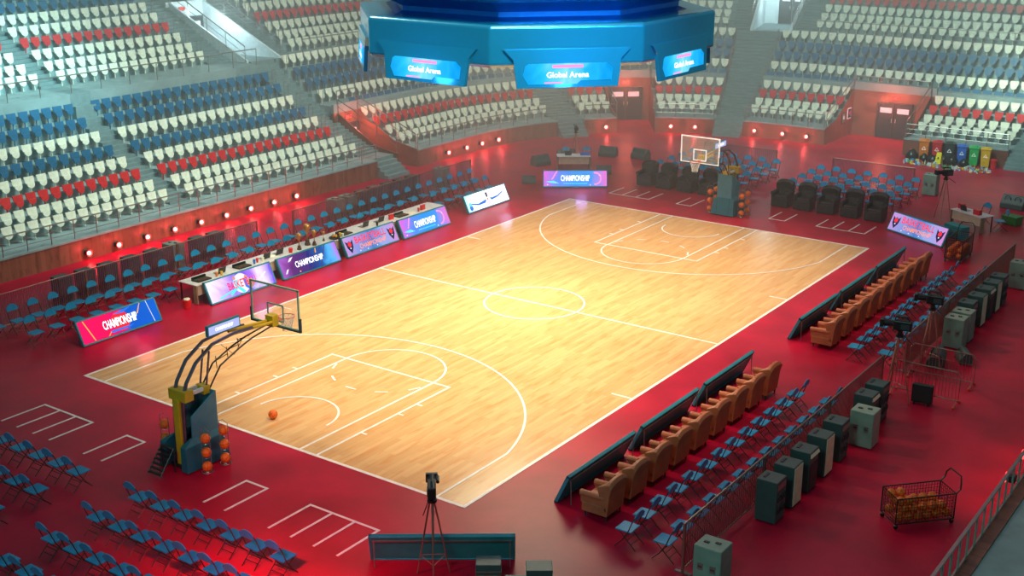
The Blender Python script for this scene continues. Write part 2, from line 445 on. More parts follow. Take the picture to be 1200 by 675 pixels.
# tunnels: back wall, side walls, parapet
def tunnel(sa, sb, door_s, dw, exit_=True):
    sweep('wall_tunnel', sa-.3, sb+.3, [(4.22, 2.72), (4.42, 2.72)], M['wallwood'])
    sweep('trim_parapet', sa-.3, sb+.3, [(4.22, 3.2), (4.4, 3.2)], M['concrete'], close_z=2.72)
    for s, o in ((sa, .04), (sb, -.04)):
        poly = [(0, 0), (4.25, 0), (4.25, 2.72), (1.6, 1.25), (0, .97)]
        q0 = [(*P(s, t), z) for t, z in poly]; q1 = [(*P(s+o, t), z) for t, z in poly]
        d = Vector(q1[0])-Vector(q0[0]); struct('wall_tunnel_side', MB().prism(q0, d), M['wallwood'])
def door(s, t, z0, wid=2.05, h=2.1, n=[0]):
    x, y = P(s, t); a = face_in(s); n[0] += 1
    o = bpy.data.objects.new('door_%d' % n[0], None); C.objects.link(o); o.location = (x, y, z0); o.rotation_euler = (0, 0, a); o['kind'] = 'structure'
    f = MB(); f.box((-wid/2, 0, h/2), (.09, .14, h)); f.box((wid/2, 0, h/2), (.09, .14, h)); f.box((0, 0, h), (wid+.09, .14, .09)); f.build('door_frame', M['doorgrey'], o)
    for e in (-1, 1):
        MB().box((e*wid/4, 0, h/2), (wid/2-.06, .06, h-.06)).build('door_leaf', M['doorgrey'], o)
        MB().box((e*wid/4, -.04, h*.80), (wid/2-.32, .02, .30)).build('door_window', M['doorglass'], o)
        hd = MB(); hd.tube([(e*.12, -.03, .98), (e*.12, -.09, .98), (e*.12, -.09, 1.18), (e*.12, -.03, 1.18)], .016); hd.build('door_handle', M['seatwhite'], o)
    return o
tunnel(13.7, 15.3, 14.5, 1); tunnel(30.85, 33.25, 32.05, 2); tunnel(43.72, 48.4, 46.3, 2)
door(14.5, 4.12, 0, 1.3, 2.05); door(32.05, 4.12, 0); door(46.35, 4.12, 0)
def exit_sign(s, t, z, lab):
    x, y = P(s, t); o = thing('exit_sign', lab, 'sign', (x, y, z), face_in(s))
    MB().box((0, .02, 0), (.46, .04, .2)).build('sign_body', M['seatred'], o)
    f = MB(); f.tube([(-.2, -.01, -.07), (.2, -.01, -.07), (.2, -.01, .07), (-.2, -.01, .07)], .012, 4, closed=True); f.box((-.05, -.005, 0), (.14, .01, .03)); f.build('sign_marking', M['exitred'], o)
exit_sign(14.5, 4.18, 2.42, 'small red exit sign above the door of the corner tunnel by the left stand')
exit_sign(32.05, 4.18, 2.42, 'small red exit sign above double doors of tunnel below the score cube')
exit_sign(46.35, 4.18, 2.42, 'small red exit sign above double doors of the wide tunnel right of hoop')
# posters in the wide tunnel
for t, z, m_, l in ((2.65, 1.2, 'dark', 'dark framed notice on the left wall of the wide red tunnel'), (3.55, 1.36, 'bbwhite', 'white framed notice on the left wall of the wide red tunnel')):
    x, y = P(43.72, t); o = thing('wall_notice', l, 'notice', (x+.06, y, z))
    MB().box((0, 0, 0), (.03, .56, .66)).build('frame', M[m_], o); MB().box((.02, 0, 0), (.02, .44, .54)).build('sheet', M['artdark' if m_ == 'bbwhite' else 'cabinet'], o)
    mk = MB(); mk.torus((.035, 0, .03), .10, .018, 12, 4, axis='x'); mk.build('emblem', M['bbwhite' if m_ == 'dark' else 'txtred'], o)
# upper vomitories: white walls and a door
def vomitory(sa, sb, t0, t1, zt):
    sweep('wall_vomitory_back', sa-.2, sb+.2, [(t1, U[0]+2.9), (t1+.2, U[0]+2.9)], M['whitewall'])
    for s, o in ((sa, .12), (sb, -.12)):
        poly = [(t0, 5.2), (t1, 5.2), (t1, U[0]+2.9), (t0, U[0]+.12)]
        q0 = [(*P(s, t), z) for t, z in poly]; q1 = [(*P(s+o, t), z) for t, z in poly]
        struct('wall_vomitory_side', MB().prism(q0, Vector(q1[0])-Vector(q0[0])), M['whitewall'])
vomitory(11.55, 14.1, 8.75, 14.8, 8); door(12.9, 14.65, U[0], 1.7, 2.0)
vomitory(37.35, 38.98, 8.9, 14.0, 8); door(38.35, 13.85, U[0], 1.7, 2.1)
exit_sign(12.4, 14.7, U[0]+2.5, 'small red exit sign on the white wall of the left upper entrance')
for s, t in ((12.8, 12.2), (38.1, 12)):
    x, y = P(s, t); light('vomitory_lamp', 'POINT', (x, y, U[0]+2.3), 260, (.7, .95, 1), size=.25)
for s, t, p in ((14.5, 3.0, 150), (32.05, 2.9, 170), (46.2, 2.6, 270)):
    x, y = P(s, t); light('tunnel_lamp', 'POINT', (x, y, 2.5), p, (1, .16, .10), size=.2)

# ------------------------------------------------------------ right-hand near stand edge
rb = MB(); rb.box((20.9, -9, .45), (4.3, 30, .9)); struct('stand_ledge', rb, M['concrete'])
struct('wall_right', MB().box((18.73, -9, .45), (.06, 30, .92)), M['wallwood'])
struct('trim_coping', MB().box((18.85, -9, .92), (.34, 30, .05)), M['wallwood'])
gr = thing('guard_rail', 'steel guard rail with upright bars on the ledge at the bottom right corner', 'railing', (18.75, -9, .94))
MB().box((0, 0, .82), (.07, 26, .05)).build('top_rail', M['rail'], gr)
MB().box((0, 0, .08), (.04, 26, .04)).build('bottom_rail', M['rail'], gr)
pm = MB().box((0, 0, .41), (.035, .06, .80)).mesh('post', M['cabinet'])
for i in range(44):
    o = bpy.data.objects.new('post', pm); C.objects.link(o); o.parent = gr; o.location = (0, -12.9+.6*i, 0)

# ------------------------------------------------------------ stand seats
def seat_parts():
    back = MB(); w0 = .235
    out = [(-w0, .76), (w0, .76), (w0*.97, .56), (w0*.80, .46), (-w0*.80, .46), (-w0*.97, .56)]
    back.prism([(x, .02+(z-.3)*.25, z) for x, z in out], (0, .035, 0))
    pan = MB(); pw = .185                       # tip-up pan, folded nearly upright in front of the back
    o2 = [(-pw, .50), (pw, .50), (pw*.92, .39), (pw*.55, .31), (0, .28), (-pw*.55, .31), (-pw*.92, .39)]
    pan.prism([(x, -.07+(z-.17)*.25, z) for x, z in o2], (0, .045, 0))
    pan.box((0, .05, .19), (.035, .04, .34))
    return back, pan
bk, pn = seat_parts()
seat_me = {}
for c in ('white', 'red', 'blue'):
    seat_me[c] = (bk.mesh('backrest', M['seat'+c]), pn.mesh('seat_pan', M['seat'+c]))
rows_low = ['white', 'white', 'red', 'white', 'blue', 'white', 'blue', 'blue', 'white']
rows_up = ['white', 'white', 'white', 'red', 'white', 'white', 'blue', 'blue', 'white']
camM = Matrix.LocRotScale(cam.location, cam.rotation_euler.to_quaternion(), None).inverted()
def proj(p):
    q = camM @ Vector(p); return (600+1466.26*q.x/-q.z, 337.5-1466.26*q.y/-q.z, -q.z)
all_seats = []
def row(s0, s1, t, z, col, desc):
    k = (13+t)/13; SA, SB = 20.6, 20.6+13*PI/2
    fwd = lambda q: min(q, SA)+k*max(0, min(q, SB)-SA)+max(0, q-SB)
    inv = lambda u: u if u < SA else (SA+(u-SA)/k if u < SA+k*(SB-SA) else SB+u-SA-k*(SB-SA))
    u0, u1 = fwd(s0), fwd(s1); n = int(round((u1-u0)/.605))
    for i in range(n):
        s = inv(u0+(u1-u0)*(i+.5)/n); x, y = P(s, t); px = proj((x, y, z+.5))
        if desc[1] == 'L': wh = '%s left of the aisle' % ORD[n-1-i] if n-1-i < 40 else 'far left'
        else: wh = ('%s right of the aisle' if desc[1] == 'R' else '%s from the left') % (ORD[i] if i < 40 else 'far')
        if -45 < px[0] < 1245 and px[1] > -25: all_seats.append((px[2], (x, y, z), face_in(s), col, '%s, %s' % (wh, desc[0]), desc[0]))
RN = ['front', 'second', 'third', 'fourth', 'fifth', 'sixth', 'seventh', 'eighth', 'top']
def blk(s0, s1, ks, name, side=''):
    for k in ks: row(s0, s1, rt(k), T[k], rows_low[k], ('%s row of lower %s' % (RN[k], name), side))
def ublk(s0, s1, name, side=''):
    for j in range(9): row(s0, s1, ut(j), U[j], rows_up[j], ('%s row of upper %s' % (RN[j], name), side))
blk(-16, -.46, range(8), 'left stand', 'L')
blk(.43+.0, 12.0, range(8), 'left stand', 'R')
blk(15.35, 27.0, range(5), 'corner stand beyond the corner tunnel'); blk(13.8, 27.0, range(5, 9), 'corner stand beyond the corner tunnel')
blk(28.8, 30.75, range(5), 'far stand, left of the cube tunnel'); blk(33.4, 36.85, range(5), 'far stand, right of the cube tunnel'); blk(28.8, 36.85, range(5, 9), 'far stand above the cube tunnel')
blk(38.65, 43.6, range(5), 'far stand, left of the wide tunnel'); blk(48.6, 54.1, range(5), 'far stand, right of the wide tunnel'); blk(38.65, 54.1, range(5, 9), 'far stand above the wide tunnel')
blk(55.6, 60, range(9), 'far stand past the right stairs')
ublk(-14, -.46, 'left stand', 'L'); ublk(.43, 9.75, 'left stand', 'R'); ublk(15.95, 27.0, 'corner stand')
ublk(28.8, 36.5, 'far stand behind the cube'); ublk(39.7, 60, 'far stand on the right')
all_seats.sort(key=lambda a: a[0])
N_IND = 300
for d, loc, rz, col, desc, grp in all_seats[:N_IND]:
    o = thing('stadium_seat', '%s stadium seat, %s' % (col, desc), 'seat', loc, rz, group='seats in the %s' % grp)
    for nme, me in zip(('backrest', 'seat_pan'), seat_me[col]):
        c = bpy.data.objects.new(nme, me); C.objects.link(c); c.parent = o
st = MB()
for d, loc, rz, col, desc, grp in all_seats[N_IND:]:
    mi = ('white', 'red', 'blue').index(col); R = Rz(rz); lo = Vector(loc)
    for src in (bk, pn): st.add([R @ Vector(v)+lo for v in src.v], src.f, mi)
tag(st.build('stadium_seats', [M['seatwhite'], M['seatred'], M['seatblue']]), 'rows of white, red and blue tip-up seats filling the farther stands', 'seats', kind='stuff')

# ------------------------------------------------------------ railings of the stands
def guard(s0, s1, t, z, label, pitch=1.1, h=.8, rails=3, mt='rail', name='guard_rail', r=.022):
    o = thing(name, label, 'railing', (*P(s0, t), z))
    o0 = Vector((*P(s0, t), z)); ss = srange(s0, s1) if s1 > 20 else [s0, s1]
    for i in range(rails):
        hh = h*(rails-i)/rails
        mb = MB().tube([Vector((*P(s, t), z+hh))-o0 for s in ss], r*(1.3 if i == 0 else .7), 5); mb.build('top_rail' if i == 0 else 'rail', M[mt], o)
    n = max(1, int(round((s1-s0)/pitch)))
    pm = MB().cyl((0, 0, 0), (0, 0, h), r, n=5).mesh('post', M[mt])
    for i in range(n+1):
        s = s0+(s1-s0)*i/n; c = bpy.data.objects.new('post', pm); C.objects.link(c); c.parent = o; c.location = Vector((*P(s, t), z))-o0
    return o
guard(-14, 11.95, .02, .96, 'long low guard rail on the red wall of the left stand')
guard(15.35, 26.95, .02, .96, 'curved low guard rail on the wall of the corner stand beyond the tunnel')
guard(28.8, 30.8, .02, .96, 'short guard rail on the far wall left of the tunnel below the cube')
guard(33.3, 36.8, .02, .96, 'guard rail on the far wall right of the tunnel below the cube')
guard(38.65, 43.65, .02, .96, 'guard rail on the far wall left of the wide tunnel')
guard(48.45, 54.05, .02, .96, 'guard rail on the far wall above the recycling bins')
guard(-12, 11.45, 7.9, U[0], 'guard rail along the upper walkway of the left stand', 1.65, .85, 1)
guard(15.9, 26.9, 8.8, U[0], 'guard rail along the upper walkway of the corner stand', 1.65, .85, 2)
guard(28.8, 36.5, 8.8, U[0], 'guard rail along the upper walkway behind the score cube', 1.65, .85, 2)
guard(39.75, 60, 8.8, U[0], 'guard rail along the upper walkway of the far right stand', 1.65, .85, 2)
def raked(s, a, b, label, n=4):
    p0 = Vector((*P(s, a[0]), a[1])); p1 = Vector((*P(s, b[0]), b[1])); o = thing('guard_rail', label, 'railing', p0)
    MB().tube([(0, 0, .85), p1-p0+Vector((0, 0, .85))], .03, 6).build('top_rail', M['rail'], o)
    MB().tube([(0, 0, .45), p1-p0+Vector((0, 0, .45))], .014, 5).build('rail', M['rail'], o)
    pm = MB().cyl((0, 0, 0), (0, 0, .85), .02, n=5).mesh('post', M['rail'])
    for i in range(n):
        c = bpy.data.objects.new('post', pm); C.objects.link(c); c.parent = o; c.location = (p1-p0)*i/(n-1)
raked(13.72, (.1, .95), (4.2, 2.6), 'sloping guard rail on the left edge of the corner tunnel')
raked(15.28, (.1, .95), (4.2, 2.6), 'sloping guard rail on the right edge of the corner tunnel')
raked(30.87, (.1, .95), (4.2, 2.6), 'sloping guard rail on left edge of the tunnel below the cube')
raked(33.22, (.1, .95), (4.2, 2.6), 'sloping guard rail on right edge of the tunnel below the cube')
raked(43.74, (.1, .95), (4.2, 2.6), 'sloping guard rail on the left edge of the wide tunnel')
raked(48.38, (.1, .95), (4.2, 2.6), 'sloping guard rail on the right edge of the wide tunnel')
guard(13.75, 15.25, 4.3, 3.2, 'guard rail across the top of the corner tunnel', 1.5, .7, 1)
guard(30.9, 33.2, 4.3, 3.2, 'guard rail across the top of the tunnel below the cube', 1.2, .6, 2)
guard(43.8, 48.3, 4.3, 3.2, 'guard rail across the top of the wide tunnel', 1.5, .35, 1)
raked(11.5, (8.8, 5.35), (14.6, 8.15), 'sloping guard rail on left side of the white-walled left entrance', 5)
raked(14.15, (8.8, 5.35), (14.6, 8.15), 'sloping guard rail on right side of the white-walled left entrance', 5)
raked(37.32, (9, 5.4), (13.9, 8.1), 'sloping guard rail on left side of the far white entrance', 5)
raked(39.0, (9, 5.4), (13.9, 8.1), 'sloping guard rail on right side of the far white entrance', 5)
hm_ = MB().tube([(0, 0, 0), (0, 0, .82), (0, .05, .88), (0, .25, .90), (0, .30, .84), (0, .30, 0)], .018, 5).mesh('handrail', M['rail'])
sides = [(11.98, 'left side of corner tunnel stairs', range(0, 8)), (13.72, 'right side of corner tunnel stairs', range(5, 9)), (27.02, 'left side of stairs behind cube', range(0, 5)), (28.73, 'right side of stairs behind cube', range(0, 5)),
         (36.87, 'left side of far stairs', range(0, 9)), (38.58, 'right side of far stairs', range(0, 9))]
for s, d, ks in sides:
    for k in ks:
        x, y = P(s, rt(k)-.42); o = bpy.data.objects.new('handrail', hm_); C.objects.link(o); o.location = (x, y, T[k]); o.rotation_euler = (0, 0, face_in(s))
        tag(o, 'handrail hoop at the %s seat row, %s' % (RN[k], d), 'handrail', group='handrail hoops, '+d)
for s, d in ((9.85, 'upper left stairs beside the white entrance'), (15.95, 'upper stairs right of the white entrance')):
    for j in range(1, 6):
        x, y = P(s, ut(j)-.42); o = bpy.data.objects.new('handrail', hm_); C.objects.link(o); o.location = (x, y, U[j]); o.rotation_euler = (0, 0, face_in(s))
        tag(o, 'handrail hoop at the %s upper row, %s' % (RN[j], d), 'handrail', group='handrail hoops, '+d)

# ------------------------------------------------------------ red wall lamps
lp = None
def lamp(x, y, z, rz, label, power=20):
    global lp
    if lp is None:
        lp = thing('wall_lamp', label, 'lamp', (x, y, z), rz, 'red spotlights along the stand walls')
        MB().box((0, .12, 0), (.20, .18, .18)).build('lamp_body', M['dark'], lp, bevel=.02)
        MB().tube([(0, .18, 0), (0, .26, -.02)], .025, 6).build('bracket', M['rail'], lp)
        MB().sphere((0, 0, 0), .075, n=12, k=8).build('lens', M['lamp'], lp, smooth=True)
        MB().lathe([(.10, -.04), (.135, .04), (.12, .04), (.06, -.03)], n=16).build('halo_ring', M['lamphalo'], lp).rotation_euler = (PI/2, 0, 0)  # added glowing ring that imitates the red halo around the lens
        o = lp
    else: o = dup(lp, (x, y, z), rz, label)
    v = Rz(rz) @ Vector((0, -.30, .05))
    light('lamp_light', 'POINT', (x+v.x, y+v.y, z+v.z), power, (1, .045, .06), size=.06)
    return o
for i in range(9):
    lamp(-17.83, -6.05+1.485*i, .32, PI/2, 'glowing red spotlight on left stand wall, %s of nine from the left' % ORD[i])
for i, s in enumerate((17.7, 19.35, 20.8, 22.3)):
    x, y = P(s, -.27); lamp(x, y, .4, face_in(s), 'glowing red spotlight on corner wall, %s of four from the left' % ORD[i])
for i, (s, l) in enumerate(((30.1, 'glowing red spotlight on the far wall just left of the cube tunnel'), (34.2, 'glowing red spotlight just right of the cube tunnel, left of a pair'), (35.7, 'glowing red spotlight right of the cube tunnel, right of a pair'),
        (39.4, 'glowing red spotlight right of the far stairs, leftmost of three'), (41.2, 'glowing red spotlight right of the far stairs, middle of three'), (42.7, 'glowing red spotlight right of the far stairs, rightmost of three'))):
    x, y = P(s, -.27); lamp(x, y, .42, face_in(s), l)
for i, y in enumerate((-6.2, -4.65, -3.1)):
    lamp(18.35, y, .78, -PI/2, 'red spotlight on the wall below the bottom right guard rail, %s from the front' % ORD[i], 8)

# ------------------------------------------------------------ lettering
_txt = {}
def text_mesh(body, width, height, m, bold=.02):
    k = (body, width, height, m)
    if k in _txt: return _txt[k]
    cu = bpy.data.curves.new('t', 'FONT'); cu.body = body; cu.align_x = 'CENTER'; cu.offset = bold; cu.resolution_u = 3
    o = bpy.data.objects.new('t', cu); C.objects.link(o); bpy.context.view_layer.update()
    me = bpy.data.meshes.new_from_object(o.evaluated_get(bpy.context.evaluated_depsgraph_get()))
    bpy.data.objects.remove(o); xs = [v.co.x for v in me.vertices]; ys = [v.co.y for v in me.vertices]
    cx, cy = (max(xs)+min(xs))/2, (max(ys)+min(ys))/2; sx, sy = width/(max(xs)-min(xs)), height/(max(ys)-min(ys))
    for v in me.vertices: v.co = ((v.co.x-cx)*sx, 0, (v.co.y-cy)*sy)
    me.materials.clear(); me.materials.append(M[m]); _txt[k] = me; return me
def text(body, width, height, m, parent, loc, bold=.02, rot=None, name='lettering'):
    o = bpy.data.objects.new(name, text_mesh(body, width, height, m, bold)); C.objects.link(o); o.parent = parent; o.location = loc
    if rot: o.rotation_euler = rot
    return o

# ------------------------------------------------------------ hanging score cube
cube = thing('score_cube', 'huge blue octagonal scoreboard cube hanging above the court', 'scoreboard', (-.15, 0, 9.6))
struct('ceiling', MB().box((0, 8, 32.3), (100, 110, .3)), M['concrete'])
def octo(name, prof, m_, bevel=0):
    mb = MB()
    for a, z in prof:
        r = a/math.cos(PI/8)
        for k in range(8): mb.v.append((r*math.cos(PI/8+k*PI/4), r*math.sin(PI/8+k*PI/4), z-9.6))
    n = len(prof)
    for i in range(n-1):
        for k in range(8): mb.f.append((i*8+k, i*8+(k+1) % 8, (i+1)*8+(k+1) % 8, (i+1)*8+k)); mb.m.append(0)
    mb.f.append(tuple(reversed(range(8)))); mb.f.append(tuple((n-1)*8+k for k in range(8))); mb.m += [0, 0]
    return mb.build(name, m_, cube, bevel=bevel, seg=3)
octo('lower_ring', [(4.9, 9.40), (5.5, 9.40), (5.73, 9.50), (5.73, 10.62), (5.66, 10.70), (4.9, 10.70)], M['cubeblue'], .05)
octo('neck', [(4.9, 10.68), (4.6, 10.80), (4.6, 10.95), (5.35, 11.32)], M['cubedeep'])
octo('upper_body', [(5.35, 11.30), (5.78, 11.42), (5.85, 11.55), (5.72, 14.6), (5.2, 14.9)], M['cubeblue'], .04)
scr_m = led_mat('screen_arena', [(0, (0, .25, .7)), (.3, (.02, .55, 1)), (.5, (.25, .8, 1)), (.7, (.02, .5, 1)), (1, (0, .3, .8))], 1.15, 1.1, warp=.8)
scr_u = led_mat('screen_upper', [(0, (.002, .01, .12)), (.4, (.01, .04, .35)), (.6, (.25, .01, .25)), (1, (.01, .03, .3))], .9, .5, warp=1.6)
for k in range(8):
    a = k*PI/4+PI/2
    pe = bpy.data.objects.new('screen_panel', MB().prism([(-1.95, 0, .36), (1.95, 0, .36), (1.66, 0, .06), (1.56, 0, -.78), (-1.56, 0, -.78), (-1.66, 0, .06)], (0, .12, 0)).mesh('screen_panel', M['cubeblue']))
    C.objects.link(pe); pe.parent = cube; pe.location = (5.84*math.sin(a), -5.84*math.cos(a), 0); pe.rotation_euler = (math.radians(-4), 0, a)
    MB().prism([(-1.30, -.012, -.12), (-1.2, -.012, -.06), (1.2, -.012, -.06), (1.40, -.012, -.22), (1.36, -.012, -.58), (.40, -.012, -.58), (.28, -.012, -.68), (-1.22, -.012, -.68), (-1.38, -.012, -.4)], (0, .01, 0)).build('screen', scr_m, pe)
    text('Global Arena', 1.3, .17, 'txtwhite', pe, (0, -.02, -.40), .015)
    q = MB(); q.box((0, -.02, -.15), (.95, .004, .09)); q.box((-.45, -.02, -.64), (.55, .004, .04)); q.build('screen_banner', M['artpink'], pe)
    us = bpy.data.objects.new('upper_screen', MB().prism([(-1.75, 0, 2.12), (-1.5, 0, 1.98), (1.5, 0, 1.98), (1.75, 0, 2.12), (1.75, 0, 4.7), (-1.75, 0, 4.7)], (0, .06, 0)).mesh('upper_screen', scr_u))
    C.objects.link(us); us.parent = cube; us.location = (5.88*math.sin(a), -5.88*math.cos(a), 0); us.rotation_euler = (0, 0, a)
cb = MB()
for k in range(4):
    a = PI/4+k*PI/2; cb.cyl((3*math.cos(a), 3*math.sin(a), 5.2), (3.5*math.cos(a), 3.5*math.sin(a), 22.48), .03, n=5)
cb.build('suspension_cable', M['rail'], cube)
light('cube_glow', 'POINT', (4.9, -4.9, 9.0), 60, (.1, .6, 1), size=.3)
light('cube_glow', 'POINT', (-.15, -6.9, 9.0), 50, (.1, .6, 1), size=.3)

# ------------------------------------------------------------ LED perimeter boards
BW, BH, BLEAN = 3.3, .90, .38
TILT = math.atan2(BLEAN, .82)
def board(x, y, rz, label, art=None, group=None):
    t = thing('led_board', label, 'advertising board', (x, y, 0), rz, group)
    R = Rx(-TILT)
    t2 = {}
    f = MB()
    for (cx, cz, dx, dz) in ((0, .03, BW, .06), (0, BH-.03, BW, .06), (-BW/2+.03, BH/2, .06, BH), (BW/2-.03, BH/2, .06, BH)):
        f.box(R @ Vector((cx, 0, cz)), (dx, .10, dz), rot=R)
    f.build('frame', M['boardframe'], t, bevel=.012)
    p = MB().box(R @ Vector((0, .02, BH/2)), (BW-.1, .03, BH-.1), rot=R); p.build('back_panel', M['panelteal'], t)
    b = MB().box(R @ Vector((0, .065, BH-.13)), (BW-.16, .03, .035), rot=R); b.build('back_rail', M['rail'], t)
    for e in (-1, 1):
        top = R @ Vector((e*(BW/2-.12), .06, BH-.12)); MB().tube([top, (top.x, top.y+.02, 0)], .014, 5).build('leg', M['rail'], t)
    sc_ = bpy.data.objects.new('screen', MB().box((0, -.052, BH/2), (BW-.12, .006, BH-.12)).mesh('screen', LED[art] if art else M['panelteal']))
    C.objects.link(sc_); sc_.parent = t; sc_.rotation_euler = (-TILT, 0, 0)
    if art: ART[art](sc_)
    return t
LED = {
 'champ_red': led_mat('led_red_blue', [(0, (.9, .01, .12)), (.35, (.85, .01, .10)), (.5, (.5, .01, .2)), (.6, (.01, .10, .55)), (1, (.01, .12, .6))], 1.25, .6, warp=.12),
 'player_ball': led_mat('led_white_purple', [(0, (1, .85, 1)), (.3, (.55, .35, 1)), (.45, (.10, .03, .6)), (.6, (.35, .15, 1)), (.8, (.95, .75, 1)), (1, (.2, .1, .8))], 1.3, .9, warp=1.0),
 'champ_navy': led_mat('led_navy', [(0, (.5, .15, .7)), (.22, (.15, .03, .2)), (.5, (.02, .03, .22)), (.7, (.01, .12, .45)), (.85, (.1, .5, 1)), (1, (.7, .1, .8))], 1.1, .7, warp=.7),
 'basket': led_mat('led_lilac', [(0, (.7, .35, .8)), (.3, (.25, .35, .8)), (.5, (.06, .22, .65)), (.7, (.3, .45, .9)), (1, (.75, .3, .75))], 1.0, .9, warp=.9),
 'champ_blue': led_mat('led_blue_pink', [(0, (.8, .12, .75)), (.25, (.1, .25, .9)), (.5, (.01, .3, .85)), (.75, (.05, .3, .9)), (1, (.9, .15, .65))], 1.2, .8, warp=.6),
 'player_arms': led_mat('led_white_cyan', [(0, (.25, .75, 1)), (.25, (.8, .9, 1)), (.6, (1, .97, 1)), (1, (.75, .85, 1))], 2.2, .7, warp=.5)}
Y_ = -.060
def poly(m_, pts, parent, y=Y_, name='screen_artwork'):
    return MB().prism([(x, y, z) for x, z in pts], (0, .002, 0)).build(name, M[m_], parent)
def disc(cx, cz, r, n=24, a0=0, a1=2*PI): return [(cx+r*math.cos(a0+(a1-a0)*i/n), cz+r*math.sin(a0+(a1-a0)*i/n)) for i in range(n)]
def emblem(parent, x, s=1.0):
    poly('artdark', [(x-.22*s, .70), (x-.10*s, .60), (x, .66), (x+.10*s, .60), (x+.22*s, .70), (x+.17*s, .38), (x, .14), (x-.17*s, .38)], parent, name='emblem')
    poly('txtred', disc(x, .52, .10*s, 14), parent, y=Y_-.003, name='emblem')
    poly('artwhite', disc(x, .36, .035*s, 8), parent, y=Y_-.003, name='emblem')
def art_champ_red(p):
    poly('artred', disc(.02, .46, .36), p)
    poly('artgold', [(.72, .52), (.95, .84), (.98, .84), (.78, .52)], p); poly('artgold', [(-1.40, .82), (-1.36, .82), (-1.12, .08), (-1.16, .08)], p); poly('artgold', [(-.62, .08), (-.45, .22), (-.43, .20), (-.58, .08)], p)
    poly('artwhite', [(1.22, .85), (1.24, .85), (1.34, .07), (1.32, .07)], p)
    poly('artblue', [(-.5, .22), (.5, .22), (.3, .16), (-.4, .14)], p, y=Y_-.002)
    poly('artblue', [(-.2, .74), (.5, .80), (.62, .86), (.2, .70)], p, y=Y_-.002)
    text('CHAMPIONSHIP', 1.40, .30, 'txtwhite', p, (0, -.066, .46), .012)
def art_player_ball(p):
    poly('artwhite', disc(0, .44, .38), p); poly('artskin', disc(.42, .36, .18), p, y=Y_-.003)
    poly('artskin', disc(-.28, .70, .07, 12), p, y=Y_-.003); poly('artskin', disc(.28, .62, .08, 12), p, y=Y_-.002)
    poly('artcyan', [(-.36, .62), (-.16, .62), (-.12, .36), (.08, .10), (-.05, .07), (-.24, .28), (-.62, .10), (-.66, .17), (-.34, .36)], p, y=Y_-.002)
    poly('artblue', [(.14, .55), (.30, .55), (.24, .30), (.44, .08), (.34, .07), (.12, .28)], p, y=Y_-.003)
    poly('artcyan', [(-1.2, .16), (-.5, .30), (-.5, .26), (-1.15, .10)], p); poly('artwhite', [(.9, .42), (1.25, .60), (1.3, .56), (.95, .36)], p)
    text('BASKETBALL', 1.45, .30, 'txtred', p, (.06, -.068, .45), .012)
def art_champ_navy(p):
    for i in range(7): poly('artbrown', [(-1.1+i*.26, .08), (-1.05+i*.26, .08), (-.55+i*.26, .84), (-.60+i*.26, .84)], p)
    poly('artwhite', [(-1.15, .62), (-1.0, .76), (-.82, .78), (-1.0, .64)], p, y=Y_-.002); poly('artwhite', [(-1.45, .2), (-1.32, .36), (-1.22, .36), (-1.36, .2)], p, y=Y_-.002)
    poly('artgold', [(.38, .66), (.44, .84), (.48, .84), (.44, .66)], p, y=Y_-.002); poly('artgold', disc(-.68, .14, .035, 8), p, y=Y_-.002)
    text('CHAMPIONSHIP', 1.55, .24, 'txtwhite', p, (-.05, -.066, .44), .006)
def art_basket(p):
    emblem(p, -1.3); emblem(p, 1.3)
    text('BASKETBALL', 1.9, .30, 'txtred', p, (0, -.066, .62), .015); text('CHAMPIONSHIP', 1.65, .20, 'txtorange', p, (.05, -.066, .31), .008)
    for x, z in ((-.35, .13), (.25, .15), (-.8, .15)): poly('artwhite', disc(x, z, .03, 6), p)
def art_champ_blue(p):
    poly('artpink', [(-.95, .84), (-.88, .84), (-1.15, .40), (-1.22, .40)], p)
    poly('artpink', disc(1.0, .45, .33, 20, -PI*.55, PI*.62)+list(reversed(disc(1.0, .45, .26, 20, -PI*.55, PI*.62))), p)
    poly('artcyan', [(-1.5, .30), (-1.1, .34), (-.8, .2), (-1.2, .22)], p)
    for x, z in ((-1.4, .14), (-1.0, .25), (.75, .12), (1.25, .62)): poly('artwhite', disc(x, z, .035, 6), p)
    text('CHAMPIONSHIP', 1.45, .30, 'txtwhite', p, (0, -.066, .47), .008)
    q = MB(); [q.box((-.55+.1*i, Y_-.003, .20), (.06, .002, .05)) for i in range(12)]; q.build('screen_artwork', M['artcyan'], p)
def art_player_arms(p):
    poly('artdark', disc(.02, .66, .085, 16), p); poly('artdark', disc(.02, .56, .075, 16), p, y=Y_-.001); poly('artskin', [(-.05, .46), (.09, .46), (.07, .36), (-.03, .36)], p, y=Y_-.002)
    poly('artblue', [(-.12, .36), (-.22, .26), (-.75, .24), (-1.25, .36), (-1.26, .42), (-.75, .33), (-.25, .40), (-.14, .44)], p)
    poly('artblue', [(.2, .40), (.28, .30), (.8, .36), (1.3, .52), (1.29, .57), (.8, .44), (.32, .42), (.24, .46)], p)
    poly('artwhite', [(-.14, .36), (.2, .36), (.26, .08), (-.2, .08)], p, y=Y_-.003); poly('artblue', disc(-1.34, .22, .13, 16), p); poly('artcyan', disc(-1.34, .38, .10, 16), p)
ART = {k: globals()['art_'+k] for k in LED}
GL = 'LED boards along the left sideline'
board(-9.62, -10.83, PI/2, 'red and blue tilted LED board reading CHAMPIONSHIP, nearest on the left side', 'champ_red', GL)
board(-9.42, -5.45, PI/2, 'purple and white LED board reading BASKETBALL with two players', 'player_ball', GL)
board(-9.42, -1.80, PI/2, 'dark navy LED board reading CHAMPIONSHIP below the trophies', 'champ_navy', GL)
